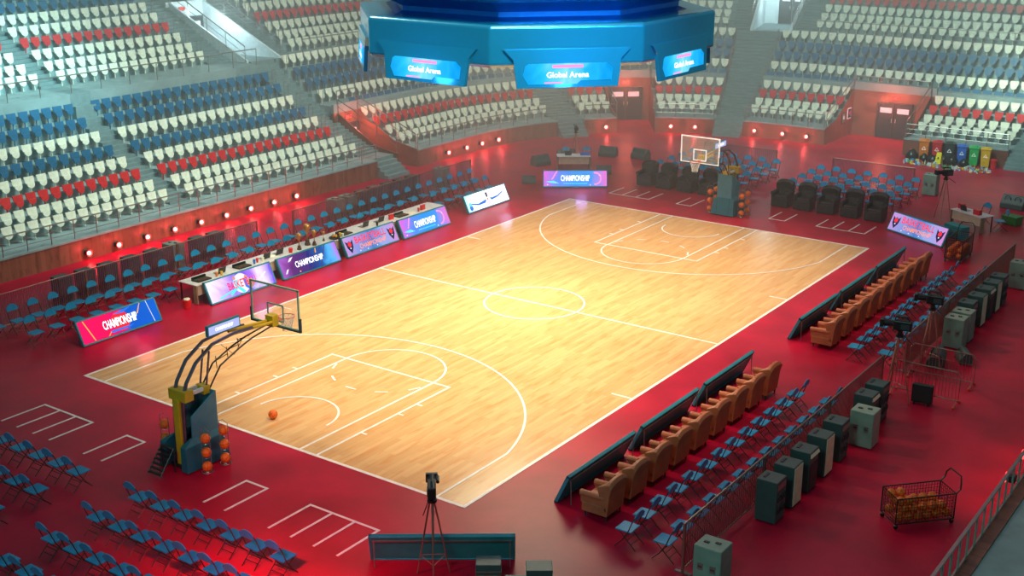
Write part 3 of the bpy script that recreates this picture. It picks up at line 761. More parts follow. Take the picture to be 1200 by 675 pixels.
board(-9.42, 1.85, PI/2, 'LED board with shield emblems reading BASKETBALL CHAMPIONSHIP in front of tables', 'basket', GL)
board(-9.35, 5.35, PI/2, 'blue and pink LED board reading CHAMPIONSHIP at the far table end', 'champ_blue', GL)
board(-9.7, 10.43, PI/2, 'bright white LED board with a player spreading both arms', 'player_arms', GL)
board(-8.54, 16.17, math.radians(36.2), 'blue LED board reading CHAMPIONSHIP at the far left court corner', 'champ_blue')
board(8.53, 16.65, math.radians(-27.8), 'LED board with two shields reading BASKETBALL CHAMPIONSHIP at the far right corner', 'basket')
GR = 'LED boards along the right sideline seen from behind'
for i, (y, c) in enumerate(((-10.85, 'champ_blue'), (-7.2, 'champ_red'), (-3.5, 'basket'), (3.45, 'champ_blue'), (7.1, 'champ_navy'), (10.75, 'basket'))):
    board(9.17, y, -PI/2, 'LED board seen from behind, %s of three before the %s group of brown armchairs' % (ORD[i % 3], 'near' if i < 3 else 'far'), c, GR)
board(8.58, -16.25, math.radians(180+35.8), 'teal back of the LED board at the near corner behind the tripod', 'champ_blue')
for x, y, c in ((-9.0, -10.8, (1, .12, .2)), (-8.9, -5.4, (.6, .3, 1)), (-9.1, 10.4, (.75, .6, 1)), (-8.2, 15.6, (.5, .3, 1))):
    light('board_glow', 'POINT', (x+.4, y, .5), 14, c, size=.3)

# ------------------------------------------------------------ folding chairs
fc = None
def folding_chair(x, y, rz, label, group):
    global fc
    if fc: return dup(fc, (x, y, 0), rz, label, group)
    t = thing('folding_chair', label, 'chair', (x, y, 0), rz, group)
    MB().box((0, -.03, .455), (.45, .43, .035)).build('seat', M['chairblue'], t, bevel=.015, seg=2)
    b = MB(); pts = [(.23*math.cos(a), .23*math.sin(a)) for a in [PI*i/12 for i in range(13)]]
    b.prism([(px, .23+pz*.22, .76+pz*1.0) for px, pz in pts], (0, .028, 0)); b.build('backrest', M['chairblue'], t)
    for e in (-1, 1):
        MB().tube([(e*.225, .275, .86), (e*.225, .21, .74), (e*.225, .10, .45), (e*.225, -.06, .2), (e*.225, -.24, .012)], .013, 6).build('leg', M['chairframe'], t)
        MB().tube([(e*.195, -.16, .43), (e*.195, .30, .012)], .012, 6).build('leg', M['chairframe'], t)
    s_ = MB().tube([(-.195, .17, .13), (.195, .17, .13)], .010, 5).tube([(-.195, .07, .22), (.195, .07, .22)], .010, 5).tube([(-.225, -.14, .11), (.225, -.14, .11)], .010, 5)
    s_.build('stretcher', M['chairframe'], t); fc = t; return t
# left side: two rows facing the court behind the boards and tables
i = 0
for j in range(34):
    y = -13.66+.81*j
    if y > 13.5: break
    folding_chair(-12.62, y, PI/2, 'blue folding chair, %s from the near end of the left back row' % ORD[i], 'back row of blue chairs on the left'); i += 1
for j in range(8): folding_chair(-11.1, -13.22+.81*j, PI/2, 'blue folding chair, %s from the near end, front row behind the red board' % ORD[j], 'front row of blue chairs left of tables')
for j, y in enumerate((-5.9, -5.0, -4.1, -3.2, -2.05, -1.15, -.25, .5, 1.45, 2.3, 3.3, 4.15, 5.1, 6.0, 7.0)):
    folding_chair(-11.2, y, PI/2, 'blue folding chair behind the score tables, %s from the near end' % ORD[j], 'blue chairs behind the score tables')
for j in range(6): folding_chair(-11.1, 8.25+.81*j, PI/2, 'blue folding chair, %s from the near end, row behind the white board' % ORD[j], 'blue chairs behind the white board')
# right side: two groups with two rows
for gname, ys, n in (('near', -13.25, 13), ('far', 1.3, 13)):
    for r_, x in enumerate((11.72, 12.72)):
        for j in range(n):
            y = ys+.81*j
            if r_ == 1 and gname == 'near' and j > 12: continue
            folding_chair(x, y, -PI/2, 'blue folding chair, %s from the near end, %s row of the %s right group' % (ORD[j], ('front', 'back')[r_], gname), '%s row of the %s right group of chairs' % (('front', 'back')[r_], gname))
# behind both baselines: blocks of seven by four
for sy, where in ((-1, 'near'), (1, 'far')):
    for sx, side in ((-1, 'left'), (1, 'right')):
        for r_ in range(4):
            for c_ in range(7):
                x = sx*(1.22+.81*c_); y = sy*(18.85+1.225*r_) if sy < 0 else 20.25+1.2*r_
                px = proj((x, y, .7))
                if px[0] < -20 or px[1] > 690: continue
                folding_chair(x, y, 0 if sy > 0 else PI, 'blue folding chair, %s from the aisle, %s row, %s %s baseline block' % (ORD[c_], ORD[r_], where, side), '%s row of the %s %s block of chairs' % (ORD[r_], where, side))

# ------------------------------------------------------------ armchairs
def armchair(x, y, rz, label, group, leather, wide, dark):
    t = thing('armchair', label, 'armchair', (x, y, 0), rz, group); w_ = wide/2
    b = MB(); b.box((0, 0, .28 if not dark else .22), (wide, .72, .26 if not dark else .40)); b.build('base', leather, t, bevel=.03, seg=3)
    MB().box((0, -.06, .46), (wide-.26, .56, .12)).build('seat_cushion', leather, t, bevel=.04, seg=3)
    for e in (-1, 1):
        a = MB(); a.box((e*(w_-.07), -.06, .48), (.12, .66, .20)); a.tube([(e*(w_-.065), -.42, .60), (e*(w_-.065), .26, .62)], .085, 10)
        a.build('arm', leather, t, bevel=.01, smooth=False)
    # winged back: side profile lofted across the width, crest higher in the middle
    bk_ = MB(); n = 9; vs = []; ns = 8
    for i in range(n):
        u = -1+2*i/(n-1); top = (1.10 if not dark else 1.12)-(.10*abs(u)**3); hw = w_*(1.0)
        prof = [(.24, .42), (.30, .75), (.27, top-.10), (.33, top), (.42, top+.01), (.48, top-.07), (.42, .75), (.36, .16)]
        fw = -.20*abs(u)**4 if not dark else -.12*abs(u)**4
        for k, (py, pz) in enumerate(prof): vs.append((u*hw, py+(fw if k in (1, 2) else 0), pz))
    fs = []
    for i in range(n-1):
        for k in range(ns): fs.append((i*ns+k, (i+1)*ns+k, (i+1)*ns+(k+1) % ns, i*ns+(k+1) % ns))
    fs.append(tuple(range(ns))); fs.append(tuple(reversed(range((n-1)*ns, n*ns)))); bk_.add(vs, fs)
    bk_.build('backrest', leather, t, bevel=.015)
    if dark:
        tf = MB()
        for r_ in range(4):
            for c_ in range(5): tf.sphere(((c_-2+.5*(r_ % 2)-.25)*wide*.17, .262 if r_ < 3 else .255, .56+.13*r_), .022, n=6, k=4)
        tf.build('tufting', M['legdark'], t)
    for e in (-1, 1):
        for yy in (-.29, .31): MB().cyl((e*(w_-.08), yy, 0), (e*(w_-.07), yy, .17 if not dark else .04), .018, .03, 8).build('leg', M['legdark'], t)
    return t
ac = None
for gname, y0 in (('near', -12.29), ('far', 1.97)):
    for j in range(9):
        lab = 'brown leather wing armchair, %s from the near end of the %s right row' % (ORD[j], gname); g = 'brown armchairs, %s right row' % gname
        if ac is None: ac = armchair(10.42, y0, -PI/2, lab, g, M['leather'], .80, False)
        else: dup(ac, (10.42, y0+1.145*j, 0), -PI/2, lab, g)
dc = None
for j, x in enumerate((-5.85, -4.75, -3.55, -2.4)+(1.5, 2.62, 3.78, 4.92, 6.06)):
    lab = 'black tufted armchair %s of the far hoop, %s from the left' % (('left', ORD[j]) if j < 4 else ('right', ORD[j-4])); g = 'black tufted armchairs, %s of the far hoop' % ('left' if j < 4 else 'right')
    if dc is None: dc = armchair(x, 18.72, 0, lab, g, M['darkleather'], .84, True); dc.scale = (1, 1, 1.1)
    else: dup(dc, (x, 18.72, 0), 0, lab, g)

# ------------------------------------------------------------ basketballs
ball_me = None
def ball(x, y, z, label, group=None, r=.14):
    global ball_me
    if ball_me is None:
        mb = MB().sphere((0, 0, 0), 1, n=18, k=10)
        for ax in 'xyz': mb.torus((0, 0, 0), 1.0, .022, 20, 3, m=1, axis=ax)
        ball_me = mb.mesh('basketball', [M['orange'], M['black']], True)
    o = bpy.data.objects.new('basketball', ball_me); C.objects.link(o); o.location = (x, y, z); o.scale = (r,)*3
    o.rotation_euler = (random.random()*3, random.random()*3, random.random()*3); return tag(o, label, 'basketball', group)
ball(-.27, -12.94, .145, 'orange basketball lying alone on the court under the near hoop', r=.135)

# ------------------------------------------------------------ basketball hoops
def hoop(sy, lab, boardcol):
    t = thing('basketball_hoop', lab, 'basketball hoop', (0, sy*16.2, 0), 0 if sy < 0 else PI)      # local +Y runs towards the court
    Y = lambda y: y+16.2
    # padded base
    for e in (-1, 1):
        b = MB(); b.add([(e*x, Y(y), z) for z, xi, xo, y0, y1 in ((.04, .30, .58, -16.80, -15.32), (.72, .30, .50, -16.78, -15.48), (.86, .30, .36, -16.45, -15.55)) for x, y in ((xi, y0), (xo, y0), (xo, y1), (xi, y1))],
            [(3, 2, 1, 0), (0, 1, 5, 4), (1, 2, 6, 5), (2, 3, 7, 6), (3, 0, 4, 7), (4, 5, 9, 8), (5, 6, 10, 9), (6, 7, 11, 10), (7, 4, 8, 11), (8, 9, 10, 11)])
        b.build('base_padding', M['teal'], t, bevel=.02)
    MB().prism([(-.30, Y(-15.32), .04), (.30, Y(-15.32), .04), (.30, Y(-15.50), .84), (-.30, Y(-15.50), .84)], (0, -.12, 0)).build('base_padding', M['teal'], t, bevel=.02)
    MB().box((0, Y(-16.0), .06), (.56, 1.3, .08)).build('base_plate', M['dark'], t)
    for e in (-1, 1):
        s_ = MB().prism([(e*.32, Y(-16.40), .82), (e*.32, Y(-15.53), .82), (e*.32, Y(-15.55), 1.92), (e*.32, Y(-16.38), 1.46)], (e*.05, 0, 0)); s_.build('side_padding', M['teal2'], t, bevel=.012)
    MB().prism([(-.36, Y(-15.55), .82), (.36, Y(-15.55), .82), (.36, Y(-15.55), 1.92), (-.36, Y(-15.55), 1.92)], (0, .05, 0)).build('front_padding', M['teal2'], t, bevel=.01)
    # rear post and its tubes
    p = MB(); p.box((.02, Y(-16.52), .97), (.22, .14, 1.92)); p.build('rear_post', M['yellow'], t, bevel=.01)
    for e in (-1, 1):
        MB().tube([(e*.17, Y(-16.50), .02), (e*.17, Y(-16.46), 1.95), (e*.18, Y(-16.30), 2.35), (e*.19, Y(-15.95), 2.80), (e*.19, Y(-15.35), 3.14), (e*.19, Y(-14.6), 3.22), (e*.17, Y(-13.9), 3.17)], .05, 8).build('mast_tube', M['steeltube'], t)
        MB().tube([(e*.13, Y(-14.5), 3.18), (e*.10, Y(-13.02), 3.08)], .045, 8).build('yellow_arm', M['yellow'], t)
        MB().tube([(e*.12, Y(-15.62), 1.9), (e*.12, Y(-15.42), 2.95)], .028, 6).build('brace', M['steeltube'], t)
        MB().tube([(e*.15, Y(-15.55), 1.9), (e*.15, Y(-15.1), 2.45), (e*.14, Y(-14.4), 2.72), (e*.12, Y(-13.9), 2.86), (e*.10, Y(-13.1), 2.98)], .024, 6).build('lower_brace', M['black'], t)
    c = MB().box((0, Y(-16.36), 2.02), (.66, .30, .30)); c.build('clamp_block', M['yellow'], t, bevel=.02)
    c = MB().box((0, Y(-15.62), 1.93), (.34, .22, .24)); c.build('clamp_block', M['yellow'], t, bevel=.02)
    for e in (-1, 1): MB().box((e*.12, Y(-16.0), 1.98), (.06, .60, .10)).build('tie_bar', M['tabletop'], t)
    tr = MB()
    for i in range(6): tr.tube([((-1)**i*.13, Y(-15.2+.2*i), 2.40+.09*i), ((-1)**i*-.13, Y(-15.0+.2*i), 2.62+.07*i)], .014, 4)
    tr.tube([(0, Y(-14.9), 2.95), (.05, Y(-14.5), 2.55), (-.05, Y(-14.1), 2.85)], .008, 4); tr.build('spring_unit', M['black'], t)
    # little sign on the arm
    sgn = MB().box((0, Y(-14.78), 3.44), (.10, 1.15, .30)).build('arm_sign', M['boardframe'], t, bevel=.01)
    for e in (-1, 1):
        MB().box((e*.052, Y(-14.78), 3.44), (.006, 1.07, .23)).build('sign_face', M['signlilac'], sgn)
        text('CHAMPIONSHIP', .62, .10, 'txtwhite', sgn, (e*.058, Y(-14.78), 3.44), .01, rot=(0, 0, e*PI/2))
    # backboard
    y0 = Y(-12.86); z0, z1, hw = 2.92, 4.08, .92
    MB().box((0, y0, (z0+z1)/2), (2*hw-.05, .012, z1-z0-.05)).build('backboard_glass', M['glass'], t)
    fr = MB()
    for cx, cz, dx, dz in ((0, z0, 2*hw+.05, .05), (0, z1, 2*hw+.05, .05), (-hw, (z0+z1)/2, .05, z1-z0), (hw, (z0+z1)/2, .05, z1-z0)): fr.box((cx, y0, cz), (dx, .04, dz))
    for cx, cz, dx, dz in ((0, z0+.13, .62, .045), (0, z0+.60, .62, .045), (-.30, z0+.365, .045, .47), (.30, z0+.365, .045, .47)): fr.box((cx, y0+.008, cz), (dx, .02, dz))
    fr.build('backboard_frame', M[boardcol], t)
    pd = MB(); pd.box((0, y0, z0-.03), (2*hw+.12, .07, .05)); pd.box((-hw-.04, y0, z0+.16), (.05, .07, .40)); pd.box((hw+.04, y0, z0+.16), (.05, .07, .40)); pd.build('edge_padding', M['bbpad'], t, bevel=.01)
    MB().prism([(-.15, y0-.26, 2.93), (.15, y0-.26, 2.93), (.15, y0-.03, 2.93), (-.15, y0-.03, 2.93)], (0, 0, .34)).build('mount_bracket', M['yellow'], t, bevel=.02)
    rm = MB().torus((0, y0+.42, 3.05), .23, .013, 24, 6); rm.box((0, y0+.10, 3.04), (.14, .2, .03)); rm.build('rim', M['rim'], t)
    nt_ = MB(); ncol = 12
    def np_(i, j): rr = (.225, .19, .155, .135, .13)[j]; a = 2*PI*(i+.5*(j % 2))/ncol; return (rr*math.cos(a), y0+.42+rr*math.sin(a), 3.04-.105*j)
    for j in range(4):
        for i in range(ncol):
            nt_.tube([np_(i, j), np_(i, j+1)], .007, 3); nt_.tube([np_(i, j), np_(i-1 if j % 2 == 0 else i+1, j+1)], .007, 3)
    nt_.build('net', M['net'], t)
    # boarding steps at the back
    stp = MB()
    for e in (-1, 1): stp.tube([(e*.24-.12, Y(-17.35), .04), (e*.24-.12, Y(-16.85), .68)], .02, 5); stp.tube([(e*.24-.12, Y(-16.85), .68), (e*.24-.12, Y(-16.85), 0)], .02, 5)
    for i in range(7): stp.box((-.12, Y(-17.32+.075*i), .10+.095*i), (.48, .09, .02))
    stp.build('access_steps', M['cart'], t)
    return t
def rack_and_balls(x, y, lab, blab):
    t = thing('ball_rack', lab, 'ball rack', (x, y, 0)); f = MB()
    f.torus((0, 0, .02), .15, .012, 16, 4); f.build('base_ring', M['rail'], t)
    for a in (0, PI):
        MB().tube([(.165*math.cos(a), .165*math.sin(a), .02), (.165*math.cos(a), .165*math.sin(a), 1.2), (0, 0, 1.27)], .009, 4).build('upright', M['rail'], t)
    for z in (.035, .43, .83): MB().torus((0, 0, z), .09, .008, 12, 4).build('holder_ring', M['rail'], t)
    for z, p in ((.17, 'bottom'), (.565, 'middle'), (.965, 'top')): ball(x, y, z, '%s orange basketball in %s' % (p, blab), 'basketballs in the hoop racks', .135)
for sy, nm, bc in ((-1, 'near', 'bbframe'), (1, 'far', 'bbwhite')):
    hoop(sy, 'yellow and teal portable basketball hoop at the near baseline' if sy < 0 else 'portable basketball hoop with white-edged board at the far baseline', bc)
    for sx, y in ((1, 16.35), (1, 15.72), (-1, 16.35), (-1, 15.72)):
        d = '%s %s of the %s hoop' % ('front rack' if y < 16 else 'rear rack', 'right' if sx > 0 else 'left', nm)
        rack_and_balls(sx*.80, sy*y, 'wire ball rack holding three balls, '+d, d)

# ------------------------------------------------------------ picket fences around the seating
fp = None
def fence(x, y, rz, label, length=4.2, h=1.25):
    global fp
    g = 'steel bar fences around the chair groups'
    if fp: return dup(fp, (x, y, 0), rz, label, g)
    t = thing('bar_fence', label, 'fence', (x, y, 0), rz, g)
    MB().tube([(-length/2, 0, h), (length/2, 0, h)], .024, 6).build('top_rail', M['barrier'], t)
    MB().tube([(-length/2, 0, .12), (length/2, 0, .12)], .018, 6).build('bottom_rail', M['barrier'], t)
    for e in (-1, 1):
        MB().box((e*length/2, 0, h/2), (.05, .05, h+.04)).build('post', M['barrier'], t)
        MB().box((e*length/2*.98, 0, .015), (.08, .40, .03)).build('foot', M['rail'], t)
    b = MB(); n = int(length/.085)
    for i in range(1, n): b.box((-length/2+length*i/n, 0, .68), (.014, .014, 1.12))
    b.build('bars', M['barrier'], t)
    MB().box((0, .012, .68), (length-.06, .004, 1.08)).build('privacy_film', M['mesh'], t)
    fp = t; return t
for sx, side in ((1, 'right'), (-1, 'left')):
    for gi, y0 in (('near', -13.68), ('far', 1.1)):
        for j in range(3): fence(sx*13.36, y0+2.11+4.24*j, PI/2, 'bar fence behind the %s %s chairs, %s panel from the camera' % (gi, side, ORD[j]))
fence(3.65, 24.85, 0, 'bar fence behind the far baseline chairs right of the hoop')
fence(-3.65, 24.85, 0, 'bar fence behind the far baseline chairs left of the hoop')

# ------------------------------------------------------------ score tables and what lies on them
tb = None
def table(x, y, rz, label, ln_=3.62, dp=1.0, panel=True):
    t = thing('folding_table', label, 'table', (x, y, 0), rz)
    MB().box((0, 0, .735), (ln_, dp, .035)).build('table_top', M['tabletop'], t, bevel=.008)
    for e in (-1, 1):
        for f in (-1, 1): MB().box((e*(ln_/2-.06), f*(dp/2-.07), .36), (.045, .045, .72)).build('leg', M['chairframe'], t)
    MB().box((0, -dp/2+.06, .52), (ln_-.06, .02, .38)).build('front_panel', M['tablepanel'], t)
    for e in (-1, 1): MB().box((e*(ln_/2-.03), -dp/2+.12, .37), (.04, .20, .70)).build('end_panel', M['tablewood'], t)
    return t
TX = -10.36
for j, y in enumerate((-5.52, -1.88, 1.76, 5.40)):
    table(TX, y, PI/2, 'long white-topped score table behind the left LED boards, %s from the near end' % ORD[j])
table(-10.95, 19.75, math.radians(36), 'small white-topped table at the far left corner below the tripod', 1.8, .8)
table(10.05, 19.75, math.radians(-28), 'small white-topped table at the far right corner before the green crate', 1.8, .8)
folding_chair(-11.75, 20.25, math.radians(36), 'blue folding chair behind the far left corner table, left one', 'chairs at the far left corner table')
folding_chair(-10.85, 20.95, math.radians(36), 'blue folding chair behind the far left corner table, right one', 'chairs at the far left corner table')
folding_chair(10.25, 20.75, math.radians(-28), 'blue folding chair behind the far right corner table', None)
folding_chair(11.2, 20.1, math.radians(-60), 'blue folding chair at the right end of the far right corner table', None)
TZ = .753
def console(x, y, rz, label, z=TZ):
    t = thing('mixing_console', label, 'mixing console', (x, y, z), rz, 'mixing consoles on the score tables')
    MB().prism([(-.32, -.2, 0), (.32, -.2, 0), (.32, -.2, .05), (-.32, -.2, .05)], (0, .4, 0)).build('console_body', M['dark'], t, bevel=.01)
    f = MB().box((0, .17, .08), (.64, .06, .10)); f.build('meter_bridge', M['black'], t)
    k = MB()
    for i in range(10):
        for jj in range(4): k.box((-.27+.06*i, -.14+.08*jj, .055), (.02, .03, .02), m=(i*3+jj*2) % 3)
    k.build('knobs', [M['rail'], M['bingreen'], M['binred']], t); return t
for y, l in ((-6.75, 'dark mixing console at the near end of the score tables'), (-4.75, 'mixing console with coloured keys behind the BASKETBALL players board'), (.95, 'flat dark mixing console right of the trophies'), (4.6, 'dark mixing console behind the blue and pink board')):
    console(TX+.12, y, PI/2, l)
lt = None
def laptop(x, y, rz, label, z=TZ):
    global lt
    if lt: return dup(lt, (x, y, z), rz, label)
    t = thing('laptop', label, 'laptop', (x, y, z), rz, 'laptops on the score tables')
    MB().box((0, 0, .01), (.36, .26, .02)).build('keyboard_base', M['rail'], t)
    MB().box((0, -.17, .13), (.36, .012, .24), rot=Rx(.25)).build('screen_lid', M['dark'], t); lt = t; return t
for y, l in ((-5.75, 'open laptop near the cup cluster on the first score table'), (-3.45, 'open laptop at the far end of the first score table'), (-2.75, 'open laptop at the near end of the second score table'), (2.3, 'open laptop on the third score table'), (3.3, 'open laptop at the far end of the third score table')):
    laptop(TX-.05, y, PI/2, l)
laptop(9.72, 19.92, math.radians(-28), 'open laptop on the far right corner table'); laptop(-11.2, 19.6, math.radians(36), 'open laptop on the far left corner table')
cpm = {}
def cup(x, y, col, label, z=TZ, g='cups on the score tables'):
    if col not in cpm: cpm[col] = MB().lathe([(.028, 0), (.04, .10), (.045, .13)], n=10).mesh('cup', M[col])
    o = bpy.data.objects.new('drinking_cup', cpm[col]); C.objects.link(o); o.location = (x, y, z); o.scale = (1.3, 1.3, 1.3); tag(o, label, 'cup', g)
for x, y, c, l in ((-10.1, -6.15, 'binorange', 'orange cup beside the nearest mixing console'), (-10.25, -6.0, 'seatwhite', 'white cup beside the nearest mixing console'), (-10.05, -5.95, 'binyellow', 'yellow cup beside the nearest mixing console'), (-10.15, -4.2, 'binblue', 'blue cup beside the coloured mixing console'),
                   (-10.2, -4.0, 'binred', 'red cup beside the coloured mixing console'), (-10.1, -3.8, 'seatwhite', 'white cup at the far end of first score table'), (-10.1, .55, 'binyellow', 'yellow bottle-like cup beside the fruit tray'), (-9.94, .53, 'seatwhite', 'white cup beside the fruit tray'),
                   (-10.1, 5.65, 'binred', 'tall red cup on the last score table'), (-10.0, 2.75, 'dark', 'dark cup on the third score table')): cup(x, y, c, l)
def box_item(name, label, cat, x, y, z, d, m_, rz=PI/2, g=None):
    o = MB().box((0, 0, d[2]/2), d).build(name, M[m_], None, bevel=.006); o.location = (x, y, z); o.rotation_euler = (0, 0, rz); return tag(o, label, cat, g)
for x, y, m_, l in ((-10.2, 3.9, 'binred', 'red name card on the third score table'), (-10.15, 6.0, 'binred', 'red box standing on the last score table'), (-10.4, -3.1, 'seatwhite', 'white paper stack on the second score table')):
    box_item('card_box', l, 'box', x, y, TZ, (.26, .10, .22) if 'stack' not in l else (.3, .22, .04), m_)
box_item('paper_stack', 'white papers on the last score table', 'paper', -10.2, 5.2, TZ, (.5, .3, .03), 'seatwhite')
box_item('card_box', 'dark red box on the far right corner table, left one', 'box', 9.45, 20.15, TZ, (.28, .16, .22), 'binred', math.radians(-28))
box_item('card_box', 'dark red box on the far right corner table, right one', 'box', 10.35, 19.45, TZ, (.34, .2, .22), 'binred', math.radians(-28))
box_item('card_box', 'dark box on the far left corner table', 'box', -10.45, 20.1, TZ, (.5, .24, .14), 'binblue', math.radians(36))
# trophies
def trophy(x, y, h, label):
    t = thing('trophy', label, 'trophy', (x, y, TZ), 0, 'golden trophies on the second score table')
    MB().lathe([(.13*h, 0), (.13*h, .10*h), (.10*h, .12*h), (.09*h, .24*h)], n=10).build('plinth', M['trophybase'], t)
    MB().lathe([(.05*h, .24*h), (.025*h, .34*h), (.03*h, .52*h), (.09*h, .62*h), (.135*h, .80*h), (.14*h, .96*h), (.12*h, .96*h), (.10*h, .8*h)], n=14).build('cup_bowl', M['gold'], t, smooth=True)
    for e in (-1, 1): MB().tube([(0, e*.12*h, .90*h), (0, e*.22*h, .92*h), (0, e*.23*h, .78*h), (0, e*.11*h, .68*h)], .015*h, 5).build('handle', M['gold'], t)
trophy(-10.12, -1.80, .70, 'golden trophy cup with dark plinth, nearest of the four'); trophy(-10.33, -1.12, .90, 'tallest golden trophy cup, second of the four')
trophy(-10.08, -.98, .66, 'reddish golden trophy cup in front of the tallest one'); trophy(-10.22, -.30, .42, 'small golden trophy at the far end of the four')
f = thing('fruit_tray', 'round black tray of coloured fruit beside the small trophy', 'tray', (-10.1, .22, TZ)); MB().lathe([(.20, 0), (.24, .05), (.22, .07)], n=16).build('tray', M['black'], f)
for i, c in enumerate(('binyellow', 'binred', 'bingreen', 'binorange')):
    o = MB().sphere((0, 0, 0), .055, n=10, k=6).build('fruit', M[c], None, smooth=True); o.location = (-10.1+.08*math.cos(i*1.6), .22+.09*math.sin(i*1.6), TZ+.12)
    tag(o, '%s fruit on the round black tray' % c[3:], 'fruit', 'fruit on the black tray')
rf = MB().lathe([(.07, 0), (.09, .18), (.07, .2)], n=10).build('flower_pot', M['binred']); rf.location = (-10.1, -2.3, TZ); tag(rf, 'small red pot on the second score table before the trophies', 'pot')
wb = thing('waste_basket', 'small red waste basket below the near end of the first score table', 'basket', (-9.95, -7.75, 0))
MB().lathe([(.13, 0), (.17, .32), (.15, .32), (.12, .04)], n=14).build('basket_body', M['binred'], wb); k = MB()
for i in range(9): k.sphere((.08*math.cos(i*2.4), .08*math.sin(i*2.4), .33), .045, n=6, k=4)
k.build('crumpled_paper', M['seatwhite'], wb)

# ------------------------------------------------------------ loudspeaker cabinets outside the fences
cab = {}
def cabinet(kind, x, y, rz, label, g):
    if kind in cab: return dup(cab[kind], (x, y, 0), rz, label, g)
    t = thing('loudspeaker_cabinet' if kind != 'grey' else 'equipment_cabinet', label, 'loudspeaker' if kind != 'grey' else 'cabinet', (x, y, 0), rz, g)
    # local front = -Y
    if kind == 'grey':
        MB().box((0, 0, .53), (.66, .58, 1.02)).build('cabinet_body', M['cabinet'], t, bevel=.02)
        for e in (-1, 1):
            h_ = MB().box((e*.15, -.292, .56), (.13, .02, .16)); h_.build('side_handle', M['rail'], t)
            MB().tube([(e*.15-.05, -.31, .56), (e*.15+.05, -.31, .56)], .014, 5).build('grip', M['dark'], t)
            MB().box((e*.12-.02, .04*e, 1.05), (.12, .07, .02)).build('top_handle', M['dark'], t)
    else:
        MB().box((0, 0, .565), (.56, .54, 1.09)).build('cabinet_body', M['ampdark'], t, bevel=.015)
        if kind == 'cone':
            k = MB()
            for cx in (-.13, .13):
                for cz in (.27, .55, .83): k.lathe([(.12, 0), (.10, -.02), (.03, .02), (0.001, .01)], n=14)
            k.v = []; k.f = []; k.m = []
            for cx in (-.13, .13):
                for cz in (.34, .66): k.torus((cx, -.275, cz), .105, .018, 16, 5, axis='y'); k.sphere((cx, -.27, cz), .06, n=10, k=5, sc=(1, .3, 1))
            k.build('speaker_cones', M['cone'], t); MB().box((0, -.272, .95), (.46, .01, .14)).build('control_panel', M['rail'], t)
        elif kind == 'cream':
            MB().box((0, -.275, .56), (.50, .02, 1.02)).build('front_grille', M['cream'], t, bevel=.005)
        else:
            MB().box((0, -.275, .42), (.48, .02, .70)).build('front_grille', M['cone'], t)
            MB().box((0, -.235, 1.02), (.52, .10, .14), rot=Rx(-.5)).build('light_trim', M['cream'], t)
        MB().box((0, .14, 1.115), (.26, .06, .02)).build('top_handle', M['dark'], t)
        for a in (-1, 1):
            for b_ in (-1, 1): MB().cyl((a*.23, b_*.21, 0), (a*.23, b_*.21, .03), .03, n=8).build('foot', M['black'], t)
    cab[kind] = t; return t
KN = {'cone': 'dark cabinet with round cones', 'cream': 'dark cabinet with cream front', 'slope': 'dark cabinet with light top trim', 'grey': 'grey cabinet with handles'}
for sx, side in ((1, 'right'), (-1, 'left')):
    lists = [('near', (('grey', 14.10, -13.72), ('cone', 13.86, -10.14), ('cream', 13.86, -9.14), ('slope', 13.86, -8.14), ('cream', 13.86, -7.08), ('cone', 13.86, -6.0), ('grey', 14.20, -4.72), ('slope', 13.86, -3.75), ('cone', 13.84, -2.85))),
             ('far', (('grey', 13.93, 4.4), ('grey', 13.93, 5.2), ('cone', 13.80, 6.05), ('cream', 13.86, 7.0), ('slope', 13.86, 7.95), ('cream', 13.86, 8.85), ('cone', 13.86, 9.75), ('grey', 14.0, 12.2)))]
    for gname, items in lists:
        if sx < 0: items = [(k, x, y) for k, x, y in items if y > -12]
        for j, (k, x, y) in enumerate(items):
            rz = (0 if k == 'grey' else sx*PI/2)
            cabinet(k, sx*x, y, rz, '%s behind the %s %s fence, %s from the camera' % (KN[k], gname, side, ORD[j]), 'cabinets behind the %s %s fence' % (gname, side))
cabinet('grey', 6.55, 25.05, 0, 'grey cabinet at the right end of the far baseline chair block', None)
wd = None
def wedge(x, y, rz, label, s=1.0):
    global wd
    if wd:
        o = dup(wd, (x, y, 0), rz, label); o.scale = (s, s, s); return o
    t = thing('floor_monitor', label, 'loudspeaker', (x, y, 0), rz, 'black wedge floor monitors')
    MB().prism([(-.5, -.3, 0), (-.5, .3, 0), (-.5, .3, .30), (-.5, .16, .55), (-.5, -.02, .58), (-.5, -.28, .22)], (1.0, 0, 0)).build('monitor_body', M['ampdark'], t, bevel=.03)
    for e in (-1, 1): k = MB().torus((e*.22, -.17, .42), .13, .016, 16, 5, axis='y'); k.build('speaker_cone', M['cone'], t)
    wd = t; return t
wedge(-12.9, 19.5, math.radians(70), 'black wedge floor monitor left of the far left table')
wedge(-12.6, 21.6, math.radians(50), 'black wedge floor monitor behind the far left table')
wedge(-11.1, 23.6, math.radians(10), 'black wedge floor monitor right behind the far left tripod')
wedge(-9.3, 24.1, math.radians(-10), 'black wedge floor monitor below the far tunnel, rightmost of the far left ones')
wedge(-9.0, 19.7, math.radians(30), 'low black floor monitor between far left table and armchairs', .8)
wedge(-11.0, 15.6, math.radians(36), 'low black floor monitor at the left end of the far left LED board', .7)
wedge(10.65, 24.6, math.radians(-10), 'dark wedge floor monitor at the right edge before the concrete stairs', 1.1)
wedge(13.95, 2.45, math.radians(-80), 'black wedge floor monitor behind the farther crowd barrier', .9)
wedge(14.6, 3.2, math.radians(-60), 'black wedge floor monitor beside the grey cabinets', .7)
